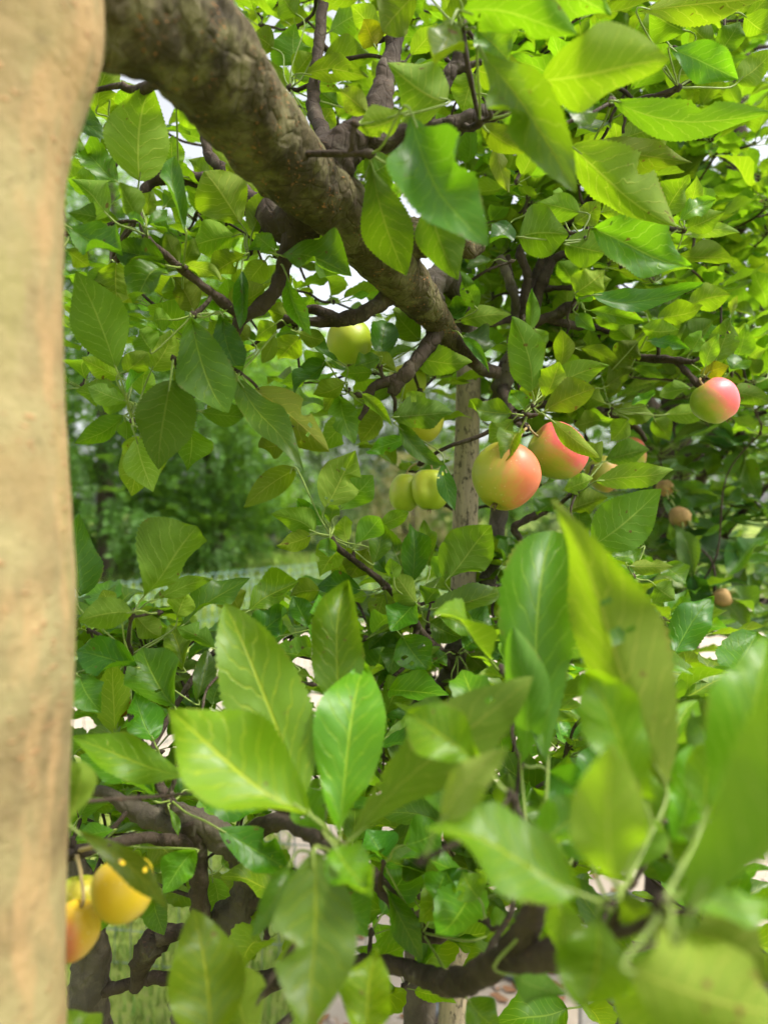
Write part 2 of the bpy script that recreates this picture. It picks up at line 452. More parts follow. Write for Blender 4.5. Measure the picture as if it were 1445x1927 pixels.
def twig_to(tree, key, S, r0=0.0016, rr=None, name='twig', mat=None):
    """A short spur of wood from S to the nearest branch of the tree."""
    best = min(BR_SAMPLES[key], key=lambda q: (q[0] - S).length - q[1])
    E, er = best
    L = (E - S).length
    if L < 0.004: return
    r = rr or R
    m1 = S.lerp(E, 0.35) + Vector((r.uniform(-1, 1), r.uniform(-1, 1), r.uniform(-1, 0.4))) * L * 0.10
    m2 = S.lerp(E, 0.72) + Vector((r.uniform(-1, 1), r.uniform(-1, 1), r.uniform(-1, 0.4))) * L * 0.08
    re = min(er * 0.75, 0.0018 + 0.018 * L)
    path = catmull([(*S, r0), (*m1, r0 * 0.9 + re * 0.2), (*m2, r0 * 0.5 + re * 0.5), (*E, re)], 5)
    V, Fc = tube_geo(path, 7, 0.25, 140.0, S.x * 50)
    # swollen ring-scarred spur head
    V2, F2 = tube_geo([(*(S + (S - m1).normalized() * 0.004), r0 * 0.7), (*S, r0 * 2.0), (*S.lerp(m1, 0.15), r0 * 1.5), (*S.lerp(m1, 0.3), r0)], 7, 0.4, 300.0, 3)
    o = len(V); V += V2; Fc += [tuple(j + o for j in f) for f in F2]
    link(name, mesh(name, V, Fc), tree, mat or TWIG_BARK)
    BR_SAMPLES[key].extend([(Vector(p[:3]), p[3]) for p in path[:-3]])

# ================================================================== THE SETTING
n = N('lawn'); c = n.coord('Object')
a = n.noise(1.3, 4, 0.6, c); b = n.noise(40, 4, 0.7, c)
col = n.mix(n.step(a, 0.35, 0.65), (0.16, 0.24, 0.04), (0.26, 0.32, 0.065))
col = n.mix(n.math('MULTIPLY', n.step(b, 0.45, 0.7), 0.6), col, (0.30, 0.27, 0.12))
LAWN = n.done(n.bsdf(col, 0.95, 0.1, n.bump(b, 0.8, 0.02)))
n = N('sand_gravel'); c = n.coord('Object')
a = n.noise(2.0, 5, 0.6, c); b = n.noise(160, 3, 0.7, c)
col = n.mix(a, (0.36, 0.30, 0.235), (0.50, 0.43, 0.35))
col = n.mix(n.step(n.vor(55, c), 0.0, 0.35, 0.5, 0.0), col, (0.40, 0.30, 0.24))
col = n.mix(n.math('MULTIPLY', n.step(n.noise(5, 4, 0.7, c), 0.60, 0.70), 0.7), col, (0.36, 0.24, 0.15))
SAND = n.done(n.bsdf(col, 0.95, 0.15, n.bump(b, 0.6, 0.01)))

def grid_sheet(name, outline_test, x0, x1, y0, y1, nx, ny, z, bumpy):
    V, Fc, keep = [], [], {}
    for j in range(ny + 1):
        for i in range(nx + 1):
            x = x0 + (x1 - x0) * i / nx; y = y0 + (y1 - y0) * j / ny
            V.append((x, y, z + bumpy * noise.noise(Vector((x * 0.7, y * 0.7, 3)))))
    for j in range(ny):
        for i in range(nx):
            a_ = j * (nx + 1) + i
            Fc.append((a_, a_ + 1, a_ + nx + 2, a_ + nx + 1))
    return mesh(name, V, Fc)
S_ = 400.0
g_ = mesh('ground', [(-S_, -S_, 0), (S_, -S_, 0), (S_, S_, 0), (-S_, S_, 0)], [(0, 1, 2, 3)], False)
o = link('ground', g_, None, LAWN); o['kind'] = 'structure'
edge = [(-0.12, 0.2), (-0.18, 1.8), (-0.50, 3.0), (-1.5, 3.8), (-4.5, 4.8), (-9, 6.0), (-9, 7.2), (-3.4, 5.9), (-1.7, 7.0), (-0.2, 9.2), (2.5, 11.5), (9, 14), (20, 15), (20, 8), (9, 3), (3, 0.2)]
ring = catmull([(x, y) for x, y in edge] + [edge[0]], 8)[:-1]
ring = [(x + 0.07 * noise.noise(Vector((x * 3, y * 3, 0))), y + 0.07 * noise.noise(Vector((x * 3, y * 3, 9))), 0.004) for x, y in ring]
o = link('path', mesh('path', ring, [tuple(range(len(ring)))], False), None, SAND); o['kind'] = 'structure'
bm = bmesh.new(); bm.from_mesh(o.data); bmesh.ops.recalc_face_normals(bm, faces=bm.faces)
if bm.faces[:][0].normal.z < 0: bmesh.ops.reverse_faces(bm, faces=bm.faces)
bm.to_mesh(o.data); bm.free()

# pebbles on the path
PEB = simple('pebble', (0.50, 0.40, 0.33), 0.85, 0.45, 6.0)
rp = random.Random(3)
V, Fc = [], []
for i in range(1500):
    D = rp.uniform(1.7, 6.0); x = rp.uniform(-0.45, 1.6) * D / 2.2
    s = rp.uniform(0.004, 0.016); o_ = len(V)
    for dx, dy, dz in ((1, 0, 0.3), (-1, 0.1, 0.35), (0.1, 1, 0.3), (0, -1, 0.32), (0.1, 0.1, 0.85), (0.7, 0.7, 0.2), (-0.7, -0.6, 0.2), (0, 0, -0.2)):
        V.append((x + dx * s * rp.uniform(0.7, 1.3), D + dy * s * rp.uniform(0.7, 1.3), 0.004 + dz * s))
    Fc += [tuple(o_ + k for k in f) for f in ((0, 5, 4), (5, 2, 4), (2, 1, 4), (1, 6, 4), (6, 3, 4), (3, 0, 4), (0, 7, 5), (5, 7, 2), (2, 7, 1), (1, 7, 6), (6, 7, 3), (3, 7, 0))]
o = link('gravel', mesh('gravel', V, Fc), None, PEB); tag(o, 'small pale pinkish stones scattered on the sandy path', 'gravel'); o['kind'] = 'stuff'

# fallen brown leaves on the path
rl = random.Random(6); V, Fc = [], []
for i in range(220):
    D = rl.uniform(1.8, 3.6); x = rl.uniform(-0.10, 0.34) * D; a_ = rl.random() * 6.28; s = rl.uniform(0.012, 0.026); o_ = len(V)
    for t_, w_, z_ in ((-1, 0, .2), (-.3, .5, .5), (.4, .45, .25), (1, 0, .7), (.4, -.45, .5), (-.3, -.5, .2)):
        V.append((x + s * (t_ * math.cos(a_) - w_ * math.sin(a_)), D + s * (t_ * math.sin(a_) + w_ * math.cos(a_)), 0.006 + s * z_ * 0.5))
    Fc += [(o_, o_ + 1, o_ + 5), (o_ + 1, o_ + 2, o_ + 4, o_ + 5), (o_ + 2, o_ + 3, o_ + 4)]
o = link('leaf_litter', mesh('leaf_litter', V, Fc), None, simple('dead_leaf', (0.26, 0.13, 0.06), 0.8, 0.5, 12)); tag(o, 'small reddish-brown fallen leaves on the sandy path', 'leaf litter'); o['kind'] = 'stuff'

# grass blades of the meadow and of the mossy edge
GRASS = leaf_material('grass_blade', True, (0.14, 0.24, 0.035), (0.17, 0.26, 0.05), (0.26, 0.42, 0.04), trans=0.35, gloss=0.55)
def grass(name, count, pick, h0, h1, label, seed):
    r = random.Random(seed); V, Fc, UV = [], [], []
    for i in range(count):
        x, y = pick(r); h = r.uniform(h0, h1); a = r.random() * 6.28; w = h * r.uniform(0.025, 0.05) + 0.002 * y * 0.4
        lx, ly = math.cos(a) * h * r.uniform(0.1, 0.6), math.sin(a) * h * r.uniform(0.1, 0.6)
        cx, cy = -math.sin(a) * w, math.cos(a) * w; o_ = len(V)
        V += [(x - cx, y - cy, 0), (x + cx, y + cy, 0), (x + lx * 0.4 + cx * 0.8, y + ly * 0.4 + cy * 0.8, h * 0.6), (x + lx * 0.4 - cx * 0.8, y + ly * 0.4 - cy * 0.8, h * 0.6), (x + lx, y + ly, h)]
        UV += [(0.3, 0), (0.7, 0), (0.7, 0.6), (0.3, 0.6), (0.5, 1)]
        Fc += [(o_, o_ + 1, o_ + 2, o_ + 3), (o_ + 3, o_ + 2, o_ + 4)]
    o = link(name, mesh(name, V, Fc, True, (), None, UV), None, GRASS); tag(o, label, 'grass'); o['kind'] = 'stuff'
def far_pick(r):
    D = 9.0 + 15.5 * r.random() ** 0.8
    return r.uniform(-0.75, 0.85) * D, D
def lawn_pick(r):
    while True:
        D = r.uniform(5.5, 9.5); x = r.uniform(-0.62, -0.02) * D
        if D > 7.6 + 0.9 * (x + 1.2): return x, D
def near_pick(r):
    D = r.uniform(1.7, 3.7); return r.uniform(-0.75, -0.13) * D, D
grass('meadow_grass', 26000, far_pick, 0.12, 0.42, 'long green meadow grass in front of the wood', 1)
grass('lawn_grass', 9000, lawn_pick, 0.03, 0.10, 'short yellow-green grass behind the wire fence', 2)
grass('verge_grass', 7000, near_pick, 0.015, 0.06, 'mossy grass at the foot of the low wire netting', 4)

# ------------------------------------------------------------------ wire fences
WIRE = simple('green_wire', (0.10, 0.19, 0.17), 0.45, 0.15, 30, 0.5, 0.05)
WIRE_GREY = simple('grey_wire', (0.14, 0.20, 0.19), 0.45, 0.15, 30, 0.5, 0.05)
def wire_fence(A, B, height, rows, spacing, rad, label, posts, mat, crimp=0.004, mids=()):
    t = root('wire_fence', (A[0], A[1], 0), label, 'fence')
    A2, B2 = Vector((A[0], A[1], 0)), Vector((B[0], B[1], 0)); dv = B2 - A2; L = dv.length; dv.normalize()
    nv = int(L / spacing)
    ang = math.atan2(dv.y, dv.x)
    V, Fc = tube_geo([(0, 0, 0.01, rad), (0, 0, height * 0.5, rad), (0, 0, height, rad)], 5)
    vme = mesh('vertical_wire', V, Fc, True, (mat,))
    for i in range(nv + 1):
        o = link('vertical_wire', vme, t); p = A2 + dv * (i * spacing)
        o.matrix_world = Matrix.Translation(p + Vector((0, 0, -0.01 * noise.noise(p * 0.8)))) ; o.location = p; o.matrix_parent_inverse = Matrix.Translation(-A2)
        o.rotation_euler = (R.uniform(-0.01, 0.01), R.uniform(-0.012, 0.012), 0)
    path = []
    for i in range(nv * 2 + 1):
        path.append((i * spacing / 2, 0.002, crimp if i % 2 else -crimp, rad))
    V, Fc = tube_geo(path, 5)
    hme = mesh('horizontal_wire', V, Fc, True, (mat,))
    zs = [0.02 + (height - 0.02) * k / (rows - 1) for k in range(rows)] + list(mids)
    for z in zs:
        o = link('horizontal_wire', hme, t); o.location = A2 + Vector((0, 0, z)); o.rotation_euler = (0, 0, ang)
    for s in posts:
        p = A2 + dv * s + Vector((dv.y, -dv.x, 0)) * -0.03
        V, Fc = tube_geo([(*p, 0.02), (*(p + Vector((0, 0, height * 0.5))), 0.02), (*(p + Vector((0, 0, height + 0.06))), 0.02), (*(p + Vector((0, 0, height + 0.075))), 0.012)], 12)
        link('post', mesh('post', V, Fc), t, mat)
wire_fence((-3.0, 1.66), (3.4, 10.9), 1.0, 11, 0.066, 0.0030, 'green welded wire fence with crimped top crossing the lawn', (1.4, 4.9, 8.4, 10.9), WIRE, 0.008, (0.945,))
wire_fence((-1.7, 2.22), (-0.05, 1.98), 0.62, 7, 0.052, 0.0017, 'low grey wire netting at the foot of the apple trees', (0.05,), WIRE_GREY, 0.0)

# ------------------------------------------------------------------ trees of the wood behind the meadow
def far_leaf(name, up, tr):
    n = N(name); rnd = n.node('ShaderNodeNewGeometry').outputs['Random Per Island']
    c1 = n.mix(rnd, tuple(x * 0.6 for x in up), tuple(x * 1.35 for x in up))
    b_ = n.bsdf(c1, 0.55, 0.35)
    t_ = n.node('ShaderNodeBsdfTranslucent'); n.put(t_.inputs[0], n.mix(rnd, tuple(x * 0.75 for x in tr), tuple(x * 1.15 for x in tr)))
    mx = n.node('ShaderNodeMixShader'); mx.inputs[0].default_value = 0.42
    n.t.links.new(b_, mx.inputs[1]); n.t.links.new(t_.outputs[0], mx.inputs[2])
    return n.done(mx.outputs[0])
ROBINIA = far_leaf('robinia_leaf', (0.055, 0.13, 0.018), (0.17, 0.34, 0.02))
LIME = far_leaf('bright_leaf', (0.14, 0.30, 0.03), (0.36, 0.62, 0.03))
DARKLEAF = far_leaf('dark_leaf', (0.035, 0.085, 0.025), (0.08, 0.17, 0.03))
GREYLEAF = far_leaf('grey_leaf', (0.10, 0.16, 0.06), (0.22, 0.34, 0.09))
TAN = far_leaf('tan_leaf', (0.22, 0.20, 0.085), (0.36, 0.36, 0.12))

def crown_mesh(name, clumps, count, size, mat, seed, spray=True):
    """Leaf-sized faces gathered in drooping sprays on the shells of clumps (centre, radii)."""
    r = random.Random(seed); V, Fc = [], []
    tot = sum(c[1][0] * c[1][2] for c in clumps)
    for cen, rad in clumps:
        k = int(count * rad[0] * rad[2] / tot)
        for s in range(max(1, k // 14)):
            dv = Vector((r.gauss(0, 1), r.gauss(0, 1), r.gauss(0, 1))).normalized()
            rr = r.uniform(0.55, 1.08)
            p = Vector(cen) + Vector((dv.x * rad[0], dv.y * rad[1], dv.z * rad[2])) * rr
            ax = (dv + Vector((r.uniform(-.7, .7), r.uniform(-.7, .7), r.uniform(-.9, .1)))).normalized()
            sp = ax.cross(Vector((r.uniform(-.3, .3), r.uniform(-.3, .3), 1))).normalized()
            nm = sp.cross(ax)
            for q in range(14):
                t = (q // 2) / 7.0; sgn = 1 if q % 2 else -1
                b_ = p + ax * (t * size * 4.2) - Vector((0, 0, t * t * size * 1.6))
                ld = (sp * sgn * 0.9 + ax * 0.5 + nm * r.uniform(-0.5, 0.5)).normalized()
                wd = ld.cross(nm + Vector((r.uniform(-.5, .5),) * 3)).normalized()
                L = size * r.uniform(0.7, 1.35); w = L * r.uniform(0.22, 0.34); o_ = len(V)
                if b_.z < 0.05: continue
                V += [b_[:], (b_ + ld * L * 0.5 + wd * w)[:], (b_ + ld * L)[:], (b_ + ld * L * 0.5 - wd * w)[:]]
                Fc.append((o_, o_ + 1, o_ + 2, o_ + 3))
    return mesh(name, V, Fc, False, (mat,))

def far_tree(name, x_px, D, top_px, half_px, mat, label, seed, count=14000, size=0.11, trunk=FAR_BARK, tr_r=0.14, low=0.15, group='trees of the wood behind the meadow', cat='tree', bare=False):
    r = random.Random(seed)
    x = (x_px - 722.5) / F * D; top = 1.4 + (963.5 - top_px) / F * D; hw = half_px / F * D
    t = root(name, (x, D, 0), label, cat, group)
    path = [(x, D, 0, tr_r * 1.25), (x + r.uniform(-.1, .1), D, top * 0.35, tr_r), (x + r.uniform(-.25, .25), D + r.uniform(-.2, .2), top * 0.7, tr_r * 0.6), (x, D, top * 0.94, tr_r * 0.2)]
    V, Fc = tube_geo(catmull(path, 5), 9, 0.12, 3.0, seed)
    link('trunk', mesh('trunk', V, Fc), t, trunk)
    cl = []
    nb = 15
    for i in range(nb):
        h = low + (1 - low) * (i + 0.5) / nb
        prof = math.sin(math.pi * min(1, (h * 0.85 + 0.14))) ** 0.6
        a = i * 2.4 + r.random(); rr = hw * prof
        cz = top * h * 0.95
        c3 = (x + math.cos(a) * rr * 0.6, D + math.sin(a) * rr * 0.6, cz)
        rad = (rr * r.uniform(0.42, 0.62), rr * r.uniform(0.42, 0.62), max(0.35, top / nb * r.uniform(0.9, 1.7)))
        cl.append((c3, rad))
        if i % 2 == 0:
            V, Fc = tube_geo(catmull([(x, D, cz * 0.8, tr_r * 0.45), ((x + c3[0]) / 2, (D + c3[1]) / 2, cz * 0.92, tr_r * 0.3), (*c3, tr_r * 0.1)], 4), 6, 0.1, 3.0, i)
            link('limb', mesh('limb', V, Fc), t, trunk)
    link('crown', crown_mesh('crown', cl, count, size, mat, seed * 7 + 1), t)
    return t

far_tree('robinia_tree', 205, 12.5, 240, 260, ROBINIA, 'feathery green tree with drooping sprays beside the near trunk', 21, 26000, 0.115, low=0.04)
far_tree('robinia_tree', 400, 14.0, 640, 170, ROBINIA, 'lower feathery tree leaning over the meadow edge, right of the tallest one', 22, 17000, 0.115, low=0.03)
far_tree('deciduous_tree', 90, 16, 120, 300, LIME, 'tall light green tree seen just behind the near trunk', 23, 18000, 0.16, low=0.1)
far_tree('deciduous_tree', 430, 19.5, 330, 150, LIME, 'tall bright yellow-green tree below the forked limb', 24, 15000, 0.16, low=0.12)
far_tree('birch_tree', 512, 22, 560, 55, GREYLEAF, 'slender birch with a white stem in the gap under the limb', 25, 2600, 0.12, BIRCH, 0.10, low=0.55)
far_tree('birch_tree', 548, 24, 575, 50, GREYLEAF, 'thinner birch with a pale stem right of the first birch', 26, 2200, 0.12, BIRCH, 0.07, low=0.5)
far_tree('deciduous_tree', 600, 27, 585, 190, GREYLEAF, 'grey-green tree in the middle of the wood edge', 27, 13000, 0.20, low=0.05)
far_tree('deciduous_tree', 760, 28, 600, 170, GREYLEAF, 'hazy grey-green tree seen beside the wooden stake', 28, 12000, 0.20, low=0.05)
far_tree('deciduous_tree', 960, 26, 560, 200, LIME, 'light green tree of the wood behind the reddest apples', 29, 12000, 0.20, low=0.05)
far_tree('deciduous_tree', 1250, 24, 520, 240, ROBINIA, 'green tree of the wood behind the medlar', 30, 13000, 0.20, low=0.05)
far_tree('deciduous_tree', -220, 15, 100, 300, ROBINIA, 'broad green tree hidden by the near trunk', 31, 12000, 0.18, low=0.05)
far_tree('shrub', 480, 21, 900, 120, DARKLEAF, 'dark green bush under the birches', 32, 9000, 0.10, FAR_BARK, 0.05, 0.02, 'bushes along the meadow', 'bush')
far_tree('shrub', 250, 17, 860, 170, DARKLEAF, 'dark bush filling the shade below the feathery trees', 33, 9000, 0.10, FAR_BARK, 0.05, 0.02, 'bushes along the meadow', 'bush')
far_tree('shrub', 640, 21, 850, 110, GREYLEAF, 'pale grey-green bush at the end of the meadow', 34, 8000, 0.09, FAR_BARK, 0.05, 0.02, 'bushes along the meadow', 'bush')
far_tree('shrub', 775, 19, 830, 110, TAN, 'tan and reddish-green bush behind the twin green apples', 35, 9000, 0.085, FAR_BARK, 0.05, 0.02, 'bushes along the meadow', 'bush')
far_tree('shrub', 900, 20, 880, 110, ROBINIA, 'green bush at the meadow end, right of the tan bush', 36, 8000, 0.09, FAR_BARK, 0.05, 0.02, 'bushes along the meadow', 'bush')
far_tree('shrub', 1120, 20, 840, 150, GREYLEAF, 'grey-green bush behind the apple tree on the wood edge', 37, 8000, 0.09, FAR_BARK, 0.05, 0.02, 'bushes along the meadow', 'bush')

# ================================================================== THE APPLE TREES
def ground_under(x, y, d):
    p = P(x, y, d); return Vector((p.x, p.y, 0))

# ---- the near tree: trunk along the edge of the view and the forked limb
TA = root('apple_tree', ground_under(-85, 1500, 0.34), 'apple tree with pale tan trunk at the picture edge and thick limb crossing the top', 'tree', 'apple trees')
branch(TA, 'A0', [(-110, 6255, .34, 290), (-114, 4000, .34, 240), (-118, 2600, .34, 222), (-112, 1927, .34, 216), (-112, 1650, .34, 216), (-106, 1400, .34, 219), (-98, 1180, .34, 222), (-104, 1000, .34, 220),
                  (-120, 700, .34, 219), (-122, 450, .34, 219), (-116, 270, .34, 222), (-92, 120, .345, 234), (-45, 0, .35, 226), (-20, -180, .36, 200), (0, -500, .38, 180), (10, -900, .40, 150)],
       TRUNK_BARK, 'trunk', 64, 14, 0.012, 24.0)
branch(TA, 'A', [(-10, -60, .37, 130), (130, -10, .385, 122), (290, 22, .42, 118), (384, 106, .46, 104), (462, 210, .515, 86), (556, 322, .585, 70), (622, 378, .63, 62), (690, 446, .68, 57), (754, 522, .75, 46), (792, 566, .79, 37), (822, 602, .83, 27), (850, 640, .86, 20), (890, 676, .90, 12)],
       LIMB_BARK, 'limb', 110, 34, 0.115, 42.0)
for pts, mt, sd_ in [
    ([(610, 330, .61, 50), (640, 285, .615, 42), (672, 262, .62, 36), (705, 232, .625, 30), (722, 160, .64, 20), (742, 80, .66, 16), (752, 0, .68, 13), (760, -60, .7, 9)], TWIG_BARK, 14),
    ([(672, 265, .62, 24), (720, 268, .62, 22), (790, 245, .615, 18), (850, 238, .60, 20), (900, 220, .60, 18), (955, 198, .60, 15), (1005, 152, .60, 7)], TWIG_BARK, 10),
    ([(800, 243, .612, 13), (815, 195, .60, 14), (845, 140, .60, 15), (862, 110, .60, 12), (870, 40, .6, 8)], TWIG_BARK, 10),
    ([(852, 130, .60, 11), (880, 124, .60, 8), (905, 116, .60, 6)], TWIG_BARK, 8),
    ([(600, 330, .62, 22), (606, 250, .72, 14), (590, 200, .78, 13), (598, 110, .80, 11), (606, 20, .82, 10), (612, -40, .82, 8)], TWIG_BARK, 10),
    ([(600, 380, .63, 44), (560, 412, .65, 42), (515, 408, .68, 34), (472, 382, .72, 18), (432, 328, .74, 12), (396, 296, .75, 10), (384, 246, .76, 8), (380, 200, .78, 5)], TWIG_BARK, 12),
    ([(500, 394, .69, 20), (440, 352, .72, 14), (380, 338, .74, 14), (320, 328, .74, 16), (282, 345, .74, 11), (258, 405, .74, 5)], TWIG_BARK, 10),
    ([(565, 430, .645, 26), (537, 488, .655, 17), (520, 545, .66, 15), (462, 596, .66, 13), (443, 588, .66, 11), (400, 552, .65, 9), (345, 508, .64, 8), (300, 472, .63, 9), (276, 450, .62, 10)], TWIG_BARK, 10),
    ([(452, 600, .66, 10), (433, 648, .665, 9), (402, 700, .67, 8), (366, 734, .66, 9), (354, 766, .655, 6)], TWIG_BARK, 9),
    ([(402, 700, .672, 6), (330, 752, .68, 6), (262, 788, .66, 6), (248, 792, .65, 5)], TWIG_BARK, 8),
    ([(760, 545, .77, 24), (728, 562, .755, 16), (690, 586, .745, 15), (640, 603, .74, 14), (592, 583, .75, 10), (560, 592, .755, 8), (508, 622, .77, 5)], TWIG_BARK, 10),
    ([(640, 603, .742, 12), (580, 606, .745, 9), (535, 600, .75, 7)], TWIG_BARK, 8),
    ([(826, 615, .84, 18), (806, 650, .82, 15), (772, 692, .80, 14), (744, 728, .80, 12), (738, 742, .80, 9)], TWIG_BARK, 10),
    ([(756, 712, .80, 11), (712, 722, .80, 9), (690, 742, .80, 8), (664, 742, .80, 5)], TWIG_BARK, 9),
    ([(700, 735, .80, 7), (688, 770, .80, 6), (676, 790, .80, 4)], TWIG_BARK, 8),
    ([(735, 470, .72, 40), (790, 445, .715, 32), (835, 438, .71, 28), (880, 470, .72, 18), (905, 460, .73, 10)], LIMB_BARK, 14),
    ([(800, 570, .81, 30), (820, 530, .83, 26), (842, 522, .85, 24), (858, 555, .87, 20), (884, 640, .90, 18)], GREY_BARK, 12),
    ([(830, 610, .84, 20), (858, 640, .86, 18), (905, 690, .90, 14), (935, 700, .93, 12)], TWIG_BARK, 10),
    ([(230, 160, .60, 8), (260, 170, .60, 9), (330, 150, .56, 14), (400, 200, .53, 20)], TWIG_BARK, 8),
    ([(735, 375, .70, 9), (765, 345, .72, 9), (790, 330, .74, 8), (840, 420, .72, 9)], TWIG_BARK, 8),
]:
    branch(TA, 'A', pts, mt, 'branch', sd_)

# knot scars on the limb
def knot(tree, x, y, d, rpx, mat):
    V, Fc = [], []
    c0 = P(x, y, d); ax = (EYE - c0).normalized(); s1 = ax.cross(Vector((0.7, 0, 0.7))).normalized(); s2 = ax.cross(s1); rr = rpx * d / F
    prof = [(1.5, -0.25), (1.15, 0.10), (0.85, 0.30), (0.6, 0.22), (0.35, -0.05), (0.02, -0.12)]
    for a_, h in prof:
        for k in range(14):
            an = 2 * math.pi * k / 14
            j = 1 + 0.18 * noise.noise(Vector((math.cos(an) * 2, math.sin(an) * 2, x + a_ * 3)))
            V.append((c0 + (s1 * math.cos(an) * 1.25 + s2 * math.sin(an) * 0.8) * rr * a_ * j + ax * rr * h)[:])
    for i in range(len(prof) - 1):
        for k in range(14):
            k2 = (k + 1) % 14; Fc.append((i * 14 + k, i * 14 + k2, i * 14 + 14 + k2, i * 14 + 14 + k))
    link('knot', mesh('knot', V, Fc), tree, mat)
knot(TA, 536, 254, .545, 36, TWIG_BARK)
knot(TA, 376, 116, .437, 20, TWIG_BARK)
knot(TA, 474, 222, .490, 15, TWIG_BARK)
knot(TA, 704, 466, .668, 16, TWIG_BARK)
knot(TA, 640, 360, .604, 22, TWIG_BARK)

# ---- the lower tree with the crooked stem
TB = root('apple_tree', ground_under(375, 2000, 0.72), 'apple tree with a crooked dark stem low down and the large leaves nearest the lens', 'tree', 'apple trees')
for pts, mt, sd_, nm in [
    ([(380, 3462, .72, 60), (378, 2600, .72, 52), (372, 2050, .72, 46), (366, 1900, .71, 42), (378, 1800, .69, 36), (425, 1740, .67, 32), (462, 1695, .66, 30), (470, 1645, .65, 28), (440, 1592, .64, 26), (376, 1552, .63, 24), (330, 1522, .62, 14), (314, 1508, .61, 10)], GREY_BARK, 22, 'trunk'),
    ([(382, 1790, .68, 22), (376, 1700, .645, 18), (372, 1610, .63, 18), (352, 1545, .62, 16)], TWIG_BARK, 12, 'branch'),
    ([(376, 1552, .63, 26), (310, 1540, .63, 24), (262, 1530, .63, 18), (200, 1492, .62, 11), (160, 1490, .62, 8)], GREY_BARK, 12, 'branch'),
    ([(440, 1594, .64, 22), (520, 1545, .58, 16), (585, 1570, .50, 14), (632, 1602, .43, 13), (644, 1592, .41, 9)], TWIG_BARK, 10, 'branch'),
    ([(462, 1696, .66, 22), (590, 1650, .62, 18), (690, 1640, .60, 15), (730, 1685, .58, 15), (778, 1740, .57, 15), (812, 1764, .56, 13), (855, 1742, .55, 9), (880, 1705, .54, 6)], TWIG_BARK, 10, 'branch'),
    ([(372, 1900, .71, 26), (560, 1830, .62, 18), (730, 1815, .56, 16), (800, 1838, .52, 18), (860, 1850, .47, 24), (940, 1805, .42, 24), (990, 1750, .39, 27), (1006, 1705, .375, 18), (990, 1680, .37, 9)], TWIG_BARK, 12, 'branch'),
    ([(950, 1808, .415, 20), (1020, 1800, .38, 26), (1075, 1785, .35, 24), (1140, 1760, .32, 14), (1172, 1700, .30, 10), (1178, 1668, .295, 7)], TWIG_BARK, 10, 'branch'),
    ([(1140, 1760, .32, 12), (1200, 1745, .285, 9), (1245, 1705, .26, 8)], TWIG_BARK, 8, 'branch'),
    ([(376, 1592, .63, 14), (280, 1577, .58, 11), (205, 1590, .54, 12), (138, 1606, .50, 13), (60, 1640, .48, 10)], TWIG_BARK, 10, 'branch'),
    ([(140, 1606, .50, 7), (137, 1575, .50, 6)], TWIG_BARK, 7, 'branch'),
    ([(330, 1525, .62, 10), (275, 1430, .66, 8), (243, 1330, .68, 7), (241, 1240, .68, 7)], TWIG_BARK, 9, 'branch'),
    ([(275, 1430, .66, 6), (330, 1330, .72, 6), (400, 1230, .76, 6), (470, 1210, .78, 5), (590, 1240, .78, 4)], TWIG_BARK, 7, 'branch'),
    ([(165, 3380, .74, 44), (165, 2100, .74, 42), (166, 1927, .74, 40), (172, 1800, .735, 34), (160, 1700, .73, 24), (140, 1600, .72, 16)], GREY_BARK, 14, 'branch'),
    ([(180, 1870, .735, 12), (240, 1852, .72, 11), (300, 1840, .71, 12), (366, 1850, .705, 16)], TWIG_BARK, 8, 'branch'),
    ([(295, 1770, .68, 26), (270, 1800, .70, 22), (255, 1860, .71, 12)], TWIG_BARK, 10, 'branch'),
    ([(360, 1750, .68, 10), (300, 1760, .68, 22)], TWIG_BARK, 8, 'branch'),
]:
    branch(TB, 'B', pts, mt, nm, sd_)

